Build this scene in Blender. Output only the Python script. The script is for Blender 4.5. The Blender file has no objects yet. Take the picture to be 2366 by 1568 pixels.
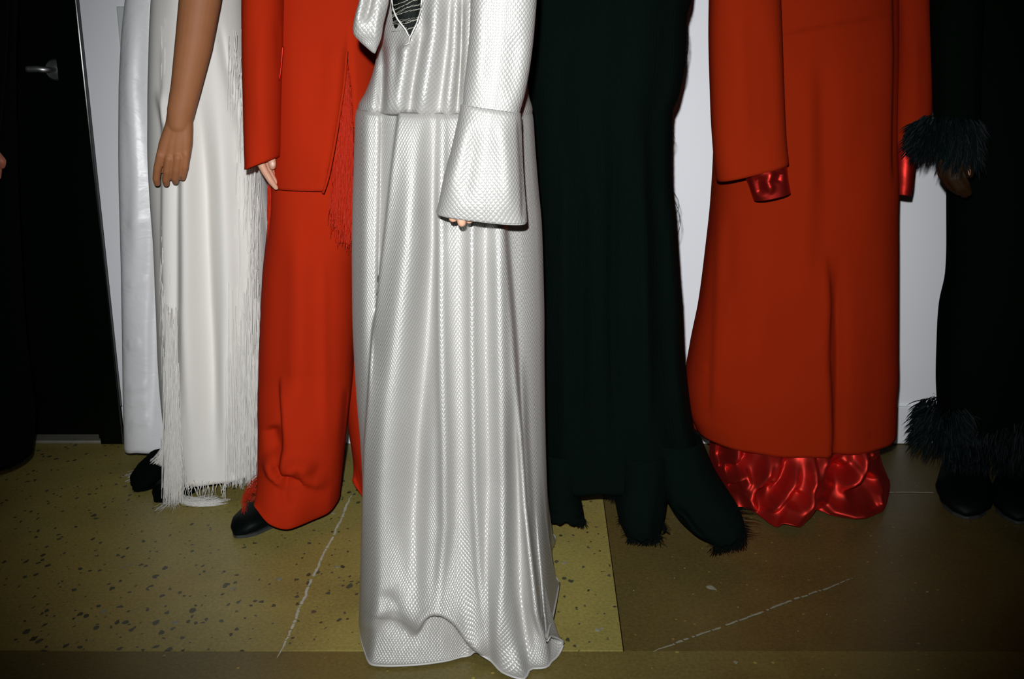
import bpy, math, random
import numpy as np
from mathutils import Vector, noise as mnoise

random.seed(7)
rng = np.random.default_rng(7)
SC = bpy.context.scene
COL = SC.collection

# ------------------------------------------------------------------ camera
F = 2300.0                      # focal length in pixels of the 2366 px frame
PITCH = math.radians(14.9)
H = 0.98                        # lens height
CP, SP = math.cos(PITCH), math.sin(PITCH)
cam_d = bpy.data.cameras.new('camera')
cam_d.sensor_fit = 'HORIZONTAL'
cam_d.sensor_width = 36.0
cam_d.lens = F * 36.0 / 2366.0
cam_d.clip_start = 0.02
cam = bpy.data.objects.new('camera', cam_d)
cam.location = (0, 0, H)
cam.rotation_euler = (math.pi / 2 - PITCH, 0, 0)
COL.objects.link(cam)
SC.camera = cam

# ------------------------------------------------------------------ world, flash, exposure
w = bpy.data.worlds.new('room_air')
SC.world = w
w.use_nodes = True
w.node_tree.nodes['Background'].inputs[0].default_value = (0.80, 1.0, 0.86, 1)
w.node_tree.nodes['Background'].inputs[1].default_value = 0.012

fl = bpy.data.lights.new('camera_flash', 'SPOT')      # the photographer's flash, just above the lens
fl.energy = 203
fl.color = (0.97, 0.985, 1.0)
fl.spot_size = math.radians(70)
fl.spot_blend = 1.0
fl.shadow_soft_size = 0.014
flo = bpy.data.objects.new('camera_flash', fl)
flo.location = (-0.03, 0.0, H + 0.10)
flo.rotation_euler = (math.pi / 2 - math.radians(12.2), 0, math.radians(-1.2))
COL.objects.link(flo)

vs = SC.view_settings
vs.view_transform = 'Standard'
vs.look = 'None'
vs.exposure = 0.0
vs.gamma = 1.0
vs.use_curve_mapping = False

# ------------------------------------------------------------------ helpers: place, project, link
def W(px, py, Y):
    """point at world depth Y behind a place of the picture plane"""
    u = (px - 1183.0) / F
    v = (py - 784.0) / F
    dy = CP - v * SP
    dz = -SP - v * CP
    t = Y / dy
    return np.array([u * t, Y, H + dz * t])

def floor_pt(px, py, z=0.0):
    u = (px - 1183.0) / F
    v = (py - 784.0) / F
    dy = CP - v * SP
    dz = -SP - v * CP
    t = (z - H) / dz
    return np.array([u * t, dy * t, z])

def proj(P):
    X, Y, Z = P[..., 0], P[..., 1], P[..., 2] - H
    d = Y * CP - Z * SP
    v = -(Y * SP + Z * CP) / d
    return 1183 + F * X / d, 784 + F * v

def pxm(Y):
    return 1.0 / F * Y / CP        # metres in one pixel, roughly, at depth Y

def link(o, parent=None):
    COL.objects.link(o)
    if parent is not None:
        o.parent = parent
    return o

def mesh_obj(name, verts, faces, mat=None, parent=None, smooth=True, uvs=None):
    me = bpy.data.meshes.new(name)
    v = np.asarray(verts, dtype=np.float64)
    off = np.zeros(3)
    if parent is not None:
        off = np.array(parent['_w']) if '_w' in parent else np.zeros(3)
    me.from_pydata((v - off).tolist(), [], faces if isinstance(faces, list) else faces.tolist())
    if uvs is not None:
        ul = me.uv_layers.new(name='UVMap')
        li = np.zeros(len(me.loops), dtype=np.int32)
        me.loops.foreach_get('vertex_index', li)
        if uvs.shape[0] == len(me.loops):
            ul.data.foreach_set('uv', uvs.astype(np.float32).ravel())
        else:
            ul.data.foreach_set('uv', uvs[li].astype(np.float32).ravel())
    if smooth:
        me.polygons.foreach_set('use_smooth', np.ones(len(me.polygons), dtype=bool))
    me.update()
    o = bpy.data.objects.new(name, me)
    if mat is not None:
        me.materials.append(mat)
    return link(o, parent)

def root(name, loc, label, cat, group=None):
    o = bpy.data.objects.new(name, None)
    o.location = loc
    o.empty_display_size = 0.1
    o['label'] = label
    o['category'] = cat
    o['_w'] = [float(c) for c in loc]
    if group:
        o['group'] = group
    return link(o)

def sub(child_of):
    """offset of a part's own children: parts sit at their parent's origin"""
    p = child_of.parent
    if p is not None and '_w' in p:
        child_of['_w'] = list(p['_w'])
    return child_of

# ------------------------------------------------------------------ materials
def new_mat(name):
    m = bpy.data.materials.new(name)
    m.use_nodes = True
    nt = m.node_tree
    b = nt.nodes['Principled BSDF']
    return m, nt, b

def N(nt, t, **kw):
    n = nt.nodes.new(t)
    for k, v in kw.items():
        setattr(n, k, v)
    return n

def mathn(nt, op, a, b=None, clamp=False):
    n = N(nt, 'ShaderNodeMath', operation=op, use_clamp=clamp)
    for i, x in enumerate((a, b)):
        if x is None:
            continue
        if isinstance(x, (int, float)):
            n.inputs[i].default_value = x
        else:
            nt.links.new(x, n.inputs[i])
    return n.outputs[0]

def principled(name, base, rough=0.6, metal=0.0, spec=0.5, sheen=0.0, sheen_tint=None, aniso=0.0,
               bump=None, mottle=None, sss=0.0):
    """bump: (kind, scale, strength, distance) kind in noise / weave / grain ; mottle: (scale, amount)"""
    m, nt, b = new_mat(name)
    b.inputs['Base Color'].default_value = (*base, 1)
    b.inputs['Roughness'].default_value = rough
    b.inputs['Metallic'].default_value = metal
    b.inputs['Specular IOR Level'].default_value = spec
    b.inputs['Sheen Weight'].default_value = sheen
    if sheen_tint:
        b.inputs['Sheen Tint'].default_value = (*sheen_tint, 1)
    b.inputs['Anisotropic'].default_value = aniso
    if sss:
        b.inputs['Subsurface Weight'].default_value = sss
        b.inputs['Subsurface Radius'].default_value = (0.012, 0.005, 0.003)
        b.inputs['Subsurface Scale'].default_value = 1.0
    tc = N(nt, 'ShaderNodeTexCoord')
    if mottle:
        ns = N(nt, 'ShaderNodeTexNoise')
        ns.inputs['Scale'].default_value = mottle[0]
        ns.inputs['Detail'].default_value = 4
        nt.links.new(tc.outputs['Object'], ns.inputs['Vector'])
        mx = N(nt, 'ShaderNodeMix', data_type='RGBA')
        a = mottle[1]
        mx.inputs[6].default_value = (*[c * (1 - a) for c in base], 1)
        mx.inputs[7].default_value = (*[min(1, c * (1 + a)) for c in base], 1)
        nt.links.new(ns.outputs['Fac'], mx.inputs[0])
        nt.links.new(mx.outputs[2], b.inputs['Base Color'])
    if bump:
        kind, sc, st, di = bump
        bp = N(nt, 'ShaderNodeBump')
        bp.inputs['Strength'].default_value = st
        bp.inputs['Distance'].default_value = di
        if kind == 'noise':
            ns = N(nt, 'ShaderNodeTexNoise')
            ns.inputs['Scale'].default_value = sc
            ns.inputs['Detail'].default_value = 3
            nt.links.new(tc.outputs['Object'], ns.inputs['Vector'])
            nt.links.new(ns.outputs['Fac'], bp.inputs['Height'])
        elif kind == 'grain':           # threads that run down the cloth
            mp = N(nt, 'ShaderNodeMapping')
            mp.inputs['Scale'].default_value = (sc, sc * 0.025, 1)
            nt.links.new(tc.outputs['UV'], mp.inputs['Vector'])
            ns = N(nt, 'ShaderNodeTexNoise')
            ns.inputs['Scale'].default_value = 1.0
            ns.inputs['Detail'].default_value = 4
            ns.inputs['Roughness'].default_value = 0.65
            nt.links.new(mp.outputs[0], ns.inputs['Vector'])
            nt.links.new(ns.outputs['Fac'], bp.inputs['Height'])
        elif kind == 'crumple':         # short slanting creases of a pressed satin
            mp = N(nt, 'ShaderNodeMapping')
            mp.inputs['Scale'].default_value = (sc * 0.6, sc, 1)
            mp.inputs['Rotation'].default_value = (0, 0, 0.55)
            nt.links.new(tc.outputs['UV'], mp.inputs['Vector'])
            ns = N(nt, 'ShaderNodeTexNoise')
            ns.inputs['Scale'].default_value = 1.0
            ns.inputs['Detail'].default_value = 2.5
            ns.inputs['Distortion'].default_value = 0.8
            nt.links.new(mp.outputs[0], ns.inputs['Vector'])
            nt.links.new(ns.outputs['Fac'], bp.inputs['Height'])
        elif kind == 'weave':           # hammered basket weave: lozenge cells, a little irregular
            ns = N(nt, 'ShaderNodeTexNoise')
            ns.inputs['Scale'].default_value = sc * 0.22
            ns.inputs['Detail'].default_value = 2
            nt.links.new(tc.outputs['UV'], ns.inputs['Vector'])
            dv = N(nt, 'ShaderNodeVectorMath', operation='SCALE')
            dv.inputs[3].default_value = 0.9 / sc
            nt.links.new(ns.outputs['Color'], dv.inputs[0])
            ad = N(nt, 'ShaderNodeVectorMath', operation='ADD')
            nt.links.new(tc.outputs['UV'], ad.inputs[0])
            nt.links.new(dv.outputs[0], ad.inputs[1])
            sp = N(nt, 'ShaderNodeSeparateXYZ')
            nt.links.new(ad.outputs[0], sp.inputs[0])
            u = mathn(nt, 'MULTIPLY', sp.outputs[0], sc * math.pi)
            v = mathn(nt, 'MULTIPLY', sp.outputs[1], sc * math.pi * 0.8)
            p = mathn(nt, 'SINE', mathn(nt, 'ADD', u, v))
            q = mathn(nt, 'SINE', mathn(nt, 'SUBTRACT', u, v))
            hgt = mathn(nt, 'ABSOLUTE', mathn(nt, 'MULTIPLY', p, q))
            hgt = mathn(nt, 'POWER', hgt, 0.6)
            nt.links.new(hgt, bp.inputs['Height'])
        nt.links.new(bp.outputs[0], b.inputs['Normal'])
    return m

M = {}
M['wall'] = principled('wall_paint', (0.89, 0.905, 0.94), 0.75, bump=('noise', 160, 0.08, 0.002), mottle=(1.3, 0.02))
M['baseboard'] = principled('baseboard_paint', (0.86, 0.88, 0.91), 0.5)
M['black_gloss'] = principled('black_gloss_paint', (0.0008, 0.0030, 0.0014), 0.2, spec=0.25, bump=('noise', 40, 0.05, 0.002))
M['chrome'] = principled('brushed_chrome', (0.80, 0.82, 0.84), 0.42, metal=1.0)
M['sill'] = principled('worn_sill', (0.20, 0.19, 0.15), 0.6, mottle=(30, 0.3))
M['plate'] = principled('plate_plastic', (0.60, 0.63, 0.62), 0.35)
M['hammered'] = principled('hammered_ivory_silk', (0.465, 0.456, 0.432), 0.48, metal=0.36, spec=0.4, sheen=0.0,
                           bump=('weave', 150, 0.62, 0.0010))
M['hammered_flat'] = principled('ivory_silk_hem', (0.52, 0.51, 0.48), 0.5, metal=0.1)
M['white_satin'] = principled('white_crushed_satin', (0.90, 0.905, 0.92), 0.42, metal=0.06, spec=0.6,
                              bump=('crumple', 34, 0.35, 0.005))
M['raw_silk'] = principled('raw_silk', (0.80, 0.78, 0.735), 0.6, metal=0.0, spec=0.35,
                           bump=('grain', 520, 0.22, 0.0012))
M['white_thread'] = principled('silk_thread', (0.86, 0.84, 0.79), 0.55, spec=0.4)
M['red_wool'] = principled('red_wool', (0.375, 0.0195, 0.0036), 0.9, spec=0.05,
                           bump=('noise', 900, 0.15, 0.0008), mottle=(9, 0.06))
M['red_wool_dark'] = principled('deep_red_wool', (0.240, 0.0150, 0.0022), 0.9, spec=0.04,
                                bump=('grain', 200, 0.12, 0.001), mottle=(7, 0.06))
M['red_satin'] = principled('red_satin', (0.52, 0.032, 0.022), 0.54, metal=0.93, spec=0.5)
M['red_lining'] = principled('red_lining_satin', (0.52, 0.026, 0.018), 0.45, metal=0.92, spec=0.5,
                             bump=('crumple', 22, 0.3, 0.006))
M['red_thread'] = principled('red_thread', (0.46, 0.020, 0.004), 0.6, spec=0.2)
M['black_crepe'] = principled('black_crepe', (0.0012, 0.0040, 0.0028), 0.85, spec=0.035, bump=('grain', 330, 0.8, 0.003))
M['black_wool'] = principled('black_wool', (0.0008, 0.0030, 0.0014), 0.9, spec=0.02)
M['black_thread'] = principled('black_thread', (0.0012, 0.0036, 0.0028), 0.8, spec=0.05)
M['feather'] = principled('black_feather', (0.0014, 0.0045, 0.0052), 0.55, spec=0.10)
M['leather'] = principled('black_leather', (0.0012, 0.0034, 0.0030), 0.5, spec=0.08)
M['velvet'] = principled('black_suede', (0.001, 0.0032, 0.0026), 0.85, spec=0.03)
M['sole'] = principled('pale_sole_edge', (0.035, 0.038, 0.038), 0.5)
M['lace'] = principled('black_lace', (0.002, 0.004, 0.003), 0.6, spec=0.12, bump=('noise', 320, 0.8, 0.002))
M['lace_thread'] = principled('pale_metal_thread', (0.34, 0.33, 0.27), 0.4, metal=0.6)
M['skin_tan'] = principled('tan_skin', (0.375, 0.150, 0.062), 0.6, spec=0.35, sss=0.06, bump=('noise', 260, 0.10, 0.001), mottle=(26, 0.10))
M['skin_pale'] = principled('pale_skin', (0.60, 0.32, 0.21), 0.55, spec=0.35, sss=0.08, bump=('noise', 260, 0.08, 0.001), mottle=(30, 0.06))
M['skin_deep'] = principled('deep_brown_skin', (0.022, 0.0095, 0.003), 0.55, spec=0.12, bump=('noise', 260, 0.08, 0.001), mottle=(30, 0.10))
M['skin_left'] = principled('warm_brown_skin', (0.40, 0.13, 0.075), 0.55, spec=0.35, mottle=(30, 0.10))
M['nail'] = principled('fingernail', (0.80, 0.50, 0.40), 0.25, spec=0.5)
M['nail_deep'] = principled('deep_fingernail', (0.30, 0.15, 0.09), 0.25, spec=0.5)
M['hair'] = principled('dark_hair', (0.02, 0.013, 0.01), 0.5)
M['chalk'] = principled('chalk', (0.48, 0.47, 0.38), 0.9, mottle=(60, 0.35))
M['fleck'] = principled('old_paint_fleck', (0.24, 0.23, 0.17), 0.9, mottle=(60, 0.3))
M['groove'] = principled('floor_joint', (0.020, 0.017, 0.010), 0.9)

def concrete(name, base, stones, stone_scale, stone_col, fleck=0.0, rough=0.42):
    m, nt, b = new_mat(name)
    tc = N(nt, 'ShaderNodeTexCoord')
    co = tc.outputs['Object']
    def nz(scale, detail=5, ro=0.6, dist=0.0):
        n = N(nt, 'ShaderNodeTexNoise')
        n.inputs['Scale'].default_value = scale
        n.inputs['Detail'].default_value = detail
        n.inputs['Roughness'].default_value = ro
        n.inputs['Distortion'].default_value = dist
        nt.links.new(co, n.inputs['Vector'])
        return n.outputs['Fac']
    def ramp(src, lo, hi):
        r = N(nt, 'ShaderNodeMapRange')
        r.clamp = True
        r.inputs['From Min'].default_value = lo
        r.inputs['From Max'].default_value = hi
        nt.links.new(src, r.inputs['Value'])
        return r.outputs[0]
    def mix(fac, a, c):
        x = N(nt, 'ShaderNodeMix', data_type='RGBA')
        if isinstance(fac, float):
            x.inputs[0].default_value = fac
        else:
            nt.links.new(fac, x.inputs[0])
        for i, q in ((6, a), (7, c)):
            if isinstance(q, tuple):
                x.inputs[i].default_value = (*q, 1)
            else:
                nt.links.new(q, x.inputs[i])
        return x.outputs[2]
    dk = tuple(c * 0.60 for c in base)
    lt = tuple(min(1, c * 1.30) for c in base)
    big = ramp(nz(2.6, 6, 0.62, 0.4), 0.34, 0.68)
    c = mix(big, dk, lt)
    warm = (base[0] * 1.12, base[1] * 0.86, base[2] * 0.72)
    c = mix(mathn(nt, 'MULTIPLY', ramp(nz(1.4, 3), 0.50, 0.66), 0.6), c, warm)
    fine = ramp(nz(150, 4, 0.7), 0.32, 0.72)
    c2 = mix(fine, tuple(x * 0.55 for x in base), tuple(x * 1.40 for x in base))
    c = mix(0.50, c, c2)
    if stones > 0:
        mp = N(nt, 'ShaderNodeMapping')
        mp.inputs['Scale'].default_value = (1.0, 0.72, 1)
        mp.inputs['Rotation'].default_value = (0, 0, 0.3)
        nt.links.new(co, mp.inputs['Vector'])
        ds = N(nt, 'ShaderNodeTexNoise')
        ds.inputs['Scale'].default_value = 70
        nt.links.new(co, ds.inputs['Vector'])
        sc_ = N(nt, 'ShaderNodeVectorMath', operation='SCALE')
        sc_.inputs[3].default_value = 0.012
        nt.links.new(ds.outputs['Color'], sc_.inputs[0])
        ad = N(nt, 'ShaderNodeVectorMath', operation='ADD')
        nt.links.new(mp.outputs[0], ad.inputs[0])
        nt.links.new(sc_.outputs[0], ad.inputs[1])
        vo = N(nt, 'ShaderNodeTexVoronoi')
        vo.inputs['Scale'].default_value = stone_scale
        nt.links.new(ad.outputs[0], vo.inputs['Vector'])
        wn = N(nt, 'ShaderNodeSeparateColor')
        nt.links.new(vo.outputs['Color'], wn.inputs[0])
        rad = mathn(nt, 'MULTIPLY', mathn(nt, 'POWER', wn.outputs[0], 1.9), stones)
        cover = ramp(nz(2.2, 3), 0.36, 0.62)
        rad = mathn(nt, 'MULTIPLY', rad, mathn(nt, 'ADD', mathn(nt, 'MULTIPLY', cover, 0.55), 0.50))
        inside = ramp(mathn(nt, 'SUBTRACT', rad, vo.outputs['Distance']), -0.01, 0.05)
        sc2 = mix(wn.outputs[1], stone_col, tuple(x * 2.4 for x in stone_col))
        c = mix(mathn(nt, 'MULTIPLY', inside, 0.92), c, sc2)
    if fleck > 0:
        vo2 = N(nt, 'ShaderNodeTexVoronoi')
        vo2.inputs['Scale'].default_value = 62
        nt.links.new(co, vo2.inputs['Vector'])
        w2 = N(nt, 'ShaderNodeSeparateColor')
        nt.links.new(vo2.outputs['Color'], w2.inputs[0])
        r2 = mathn(nt, 'MULTIPLY', mathn(nt, 'POWER', w2.outputs[0], 4.0), fleck)
        in2 = ramp(mathn(nt, 'SUBTRACT', r2, vo2.outputs['Distance']), 0.0, 0.08)
        c = mix(mathn(nt, 'MULTIPLY', in2, 0.8), c, (base[0] * 2.6, base[1] * 2.5, base[2] * 1.8))
    nt.links.new(c, b.inputs['Base Color'])
    b.inputs['Roughness'].default_value = rough
    b.inputs['Specular IOR Level'].default_value = 0.35
    bp = N(nt, 'ShaderNodeBump')
    bp.inputs['Strength'].default_value = 0.12
    bp.inputs['Distance'].default_value = 0.002
    nt.links.new(nz(90, 4), bp.inputs['Height'])
    nt.links.new(bp.outputs[0], b.inputs['Normal'])
    return m

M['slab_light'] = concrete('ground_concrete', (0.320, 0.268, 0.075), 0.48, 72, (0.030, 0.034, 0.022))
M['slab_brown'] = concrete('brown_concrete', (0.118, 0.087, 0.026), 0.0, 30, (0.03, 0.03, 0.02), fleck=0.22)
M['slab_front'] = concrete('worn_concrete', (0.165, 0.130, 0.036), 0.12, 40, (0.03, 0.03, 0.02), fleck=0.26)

# ------------------------------------------------------------------ mesh builders
def box(name, lo, hi, mat, parent=None, bevel=0.0, kind=None):
    x0, y0, z0 = lo
    x1, y1, z1 = hi
    v = [(x0, y0, z0), (x1, y0, z0), (x1, y1, z0), (x0, y1, z0), (x0, y0, z1), (x1, y0, z1), (x1, y1, z1), (x0, y1, z1)]
    f = [(0, 3, 2, 1), (4, 5, 6, 7), (0, 1, 5, 4), (1, 2, 6, 5), (2, 3, 7, 6), (3, 0, 4, 7)]
    o = mesh_obj(name, v, f, mat, parent, smooth=False)
    if bevel:
        b = o.modifiers.new('bevel', 'BEVEL')
        b.width = bevel
        b.segments = 2
    if kind:
        o['kind'] = kind
    return o

def prism(name, poly, z0, z1, mat, parent=None, kind=None, bevel=0.0):
    n = len(poly)
    v = [(p[0], p[1], z0) for p in poly] + [(p[0], p[1], z1) for p in poly]
    f = [tuple(range(n, 2 * n)), tuple(reversed(range(n)))]
    f += [(i, (i + 1) % n, n + (i + 1) % n, n + i) for i in range(n)]
    o = mesh_obj(name, v, f, mat, parent, smooth=False)
    if bevel:
        b = o.modifiers.new('bevel', 'BEVEL')
        b.width = bevel
        b.segments = 2
    if kind:
        o['kind'] = kind
    return o

def smooth_interp(t, ts, vals):
    """monotone cubic through (ts, vals); vals (K, D)"""
    ts = np.asarray(ts, float)
    v = np.asarray(vals, float)
    if v.ndim == 1:
        v = v[:, None]
    h = np.diff(ts)
    d = np.diff(v, axis=0) / h[:, None]
    m = np.zeros_like(v)
    m[0], m[-1] = d[0], d[-1]
    if len(ts) > 2:
        a, b = d[:-1], d[1:]
        w1 = (2 * h[1:] + h[:-1])[:, None]
        w2 = (h[1:] + 2 * h[:-1])[:, None]
        with np.errstate(divide='ignore', invalid='ignore'):
            hm = (w1 + w2) / (w1 / a + w2 / b)
        m[1:-1] = np.where(a * b > 0, hm, 0)
    i = np.clip(np.searchsorted(ts, t, side='right') - 1, 0, len(ts) - 2)
    s = ((t - ts[i]) / h[i])[:, None]
    hh = h[i][:, None]
    return ((1 + 2 * s) * (1 - s) ** 2 * v[i] + s * (1 - s) ** 2 * hh * m[i]
            + s * s * (3 - 2 * s) * v[i + 1] + s * s * (s - 1) * hh * m[i + 1])

def fold_field(px, py, folds):
    d = np.zeros_like(px)
    for f in folds:
        if f[0] == 'r':              # rounded ridge (or valley) along a line
            _, pts, amp, wd = f[:4]
            sharp = f[4] if len(f) > 4 else 2.0
            pts = np.array(pts, float)
            best = np.full(px.shape, 1e9)
            bt = np.zeros(px.shape)
            L = np.r_[0, np.cumsum(np.hypot(*np.diff(pts, axis=0).T))]
            for k in range(len(pts) - 1):
                ax, ay = pts[k]
                bx, by = pts[k + 1]
                ex, ey = bx - ax, by - ay
                l2 = ex * ex + ey * ey + 1e-9
                q = np.clip(((px - ax) * ex + (py - ay) * ey) / l2, 0, 1)
                dd = np.hypot(px - ax - q * ex, py - ay - q * ey)
                nb = dd < best
                best = np.where(nb, dd, best)
                bt = np.where(nb, (L[k] + q * math.sqrt(l2)) / L[-1], bt)
            tp = np.clip(np.minimum(bt, 1 - bt) / 0.30, 0, 1)
            tp = tp * tp * (3 - 2 * tp)
            if len(f) > 5 and f[5]:
                tp = 1.0
            d += amp * tp * np.exp(-(best / wd) ** sharp)
        elif f[0] == 's':            # lapped edge: cloth on one side stands proud
            _, pts, amp, wd, side, L = f
            pts = np.array(pts, float)
            xf = np.interp(py, pts[:, 1], pts[:, 0])
            y0, y1 = pts[0, 1], pts[-1, 1]
            tp = np.clip((py - y0) / (0.22 * (y1 - y0)), 0, 1) * np.clip((y1 - py) / (0.18 * (y1 - y0)), 0, 1)
            tp = tp * tp * (3 - 2 * tp)
            q = side * (px - xf)
            d += amp * tp * 0.5 * (1 + np.tanh(q / wd)) * np.exp(-np.clip(q, 0, None) / L)
        elif f[0] == 'c':            # lapped edge along any curve; side +1 is the left hand of its run
            _, pts, amp, wd, side, L = f
            pts = curve_pts(pts, 24)
            best = np.full(px.shape, 1e9)
            sd = np.zeros(px.shape)
            bt = np.zeros(px.shape)
            for k in range(len(pts) - 1):
                ax, ay = pts[k]
                ex, ey = pts[k + 1] - pts[k]
                l2 = ex * ex + ey * ey + 1e-9
                q = np.clip(((px - ax) * ex + (py - ay) * ey) / l2, 0, 1)
                dd = np.hypot(px - ax - q * ex, py - ay - q * ey)
                nb = dd < best
                best = np.where(nb, dd, best)
                sg = np.sign(ey * (px - ax) - ex * (py - ay))
                sd = np.where(nb, dd * sg, sd)
                bt = np.where(nb, (k + q) / (len(pts) - 1), bt)
            tp = np.clip(np.minimum(bt, 1 - bt) / 0.25, 0, 1)
            tp = tp * tp * (3 - 2 * tp)
            q = side * sd
            d += amp * tp * 0.5 * (1 + np.tanh(q / wd)) * np.exp(-np.clip(q, 0, None) / L)
    return d

def in_poly(px, py, poly):
    r = np.zeros(px.shape, bool)
    n = len(poly)
    j = n - 1
    for i in range(n):
        xi, yi = poly[i]
        xj, yj = poly[j]
        c = ((yi > py) != (yj > py)) & (px < (xj - xi) * (py - yi) / (yj - yi + 1e-12) + xi)
        r ^= c
        j = i
    return r

def wav(seed, n, k, lo=2, hi=9):
    """periodic wobble around a ring"""
    r = np.random.default_rng(seed)
    th = np.linspace(0, 2 * np.pi, n, endpoint=False)
    s = np.zeros(n)
    for f in range(lo, hi):
        s += r.normal() / math.sqrt(f) * np.cos(f * th + r.uniform(0, 6.28))
    return s / (np.abs(s).max() + 1e-9) * k

def loft(name, rows, Y, mat, parent, n=160, m=120, folds=(), expo=2.0, hem=None, hem_from=0.8, cut=None,
         wob=0.0, seed=1, drape=0.0, drape_lo=5, drape_hi=12, solid=0.0018, hem_wave=0.0, flatback=1.0, rough=0.0,
         foldback=False, cap=False, dip=0.0):
    """a cloth tube: rows of (xl, yl, xr, yr, depth_radius[, depth]) read off the outline, turned into rings in the room"""
    C, A, B = [], [], []
    for r in rows:
        yc = r[5] if len(r) > 5 else Y
        l = W(r[0], r[1], yc)
        q = W(r[2], r[3], yc)
        C.append((l + q) / 2)
        A.append((q - l) / 2)
        B.append([r[4]])
    C, A, B = np.array(C), np.array(A), np.array(B)
    ts = np.r_[0, np.cumsum(np.linalg.norm(np.diff(C, axis=0), axis=1) + 1e-6)]
    t = np.linspace(0, ts[-1], m)
    prm = smooth_interp(t, ts, np.hstack([C, A, B]))
    c, a, ry = prm[:, :3], prm[:, 3:6], prm[:, 6]
    th = np.linspace(0, 2 * np.pi, n, endpoint=False)
    cx = np.sign(np.cos(th)) * np.abs(np.cos(th)) ** (2 / expo)
    sy = np.sign(np.sin(th)) * np.abs(np.sin(th)) ** (2 / expo)
    sy = np.where(sy < 0, sy * flatback, sy)
    P = c[:, None, :] + a[:, None, :] * cx[None, :, None]
    P[:, :, 1] -= ry[:, None] * sy[None, :]
    tn = t / ts[-1]
    if drape:
        g = wav(seed, n, 1.0, drape_lo, drape_hi)
        g2 = wav(seed + 50, n, 1.0, drape_lo, drape_hi)
        ramp = np.clip((tn - 0.05) / 0.95, 0, 1) ** 0.8
        mixg = g[None, :] * (1 - tn[:, None] * 0.5) + g2[None, :] * tn[:, None] * 0.5
        P[:, :, 1] -= drape * ramp[:, None] * mixg * np.clip(np.abs(sy) * 2.5, 0, 1)[None, :]
    if hem is not None:
        # hem: closed list of (angle_degrees, point in the room)
        hem = sorted(hem, key=lambda q: q[0])
        an = np.radians([q[0] for q in hem])
        pt = np.array([q[1] for q in hem])
        an2 = np.r_[an - 2 * np.pi, an, an + 2 * np.pi]
        pt2 = np.vstack([pt, pt, pt])
        hc = smooth_interp(th, an2, pt2)
        wgt = np.clip((tn - hem_from) / (1 - hem_from), 0, 1)
        wgt = wgt ** 3 * (wgt * (wgt * 6 - 15) + 10) * 0.5 + 0.5 * wgt ** 2
        P = P * (1 - wgt[:, None, None]) + hc[None, :, :] * wgt[:, None, None]
    if len(folds):
        px, py = proj(P)
        d = fold_field(px, py, folds)
        fw = np.clip(sy * 3.0, 0, 1)[None, :]
        if foldback:
            fw = np.ones_like(fw)
        P[:, :, 1] -= d * fw
    if hem_wave:
        hw = wav(seed + 9, n, hem_wave, 4, 14)
        P[:, :, 2] += hw[None, :] * (np.clip((tn - 0.85) / 0.15, 0, 1) ** 2)[:, None]
    if dip:
        P[:, :, 2] -= dip * (np.clip(sy, 0, 1) ** 1.5)[None, :] * (np.clip((tn - 0.75) / 0.25, 0, 1) ** 1.5)[:, None]
    if wob:
        for i in range(m):
            for j in range(n):
                q = P[i, j]
                P[i, j, 1] += wob * mnoise.noise(Vector((q[0] * 14 + seed * 3.1, q[1] * 14, q[2] * 5)))
    per = np.linalg.norm(np.diff(np.vstack([P[m // 2], P[m // 2][:1]]), axis=0), axis=1).sum()
    uv = np.zeros((m, n, 2))
    seglen = np.linalg.norm(np.roll(P, -1, axis=1) - P, axis=2)
    uu = np.cumsum(seglen.mean(axis=0))
    uv[:, :, 0] = (uu - uu[0])[None, :]
    vv = np.r_[0, np.cumsum(np.linalg.norm(np.diff(P, axis=0), axis=2).mean(axis=1))]
    uv[:, :, 1] = -vv[:, None]
    idx = np.arange(m * n).reshape(m, n)
    i0 = idx[:-1, :]
    i1 = idx[1:, :]
    q = np.stack([i0, i1, np.roll(i1, -1, 1), np.roll(i0, -1, 1)], axis=-1).reshape(-1, 4)
    keep = np.ones(len(q), bool)
    if cut is not None:
        cen = P.reshape(-1, 3)[q].mean(axis=1)
        ax, ay = proj(cen)
        frontmask = np.tile((sy > 0.05)[None, :], (m - 1, 1)).reshape(-1)
        keep &= ~(in_poly(ax, ay, cut) & frontmask)
        q = q[keep]
    faces = q.tolist()
    if cap:
        faces.append(idx[0].tolist())
        faces.append(idx[-1][::-1].tolist())
    # uv per loop so the seam does not smear
    vu = uv.reshape(-1, 2)
    lu = vu[q.reshape(-1)].reshape(-1, 4, 2)
    wrap = (lu[:, :, 0].max(1) - lu[:, :, 0].min(1)) > per * 0.5
    lu[wrap] = np.where(lu[wrap][:, :, 0:1] < per * 0.25, lu[wrap] + np.array([per, 0]), lu[wrap])
    lu = lu.reshape(-1, 2)
    if cap:
        lu = np.vstack([lu, vu[idx[0]], vu[idx[-1][::-1]]])
    o = mesh_obj(name, P.reshape(-1, 3), faces, mat, parent, uvs=lu)
    if solid:
        s = o.modifiers.new('thickness', 'SOLIDIFY')
        s.thickness = solid
        s.offset = -1
    return o, P

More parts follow.
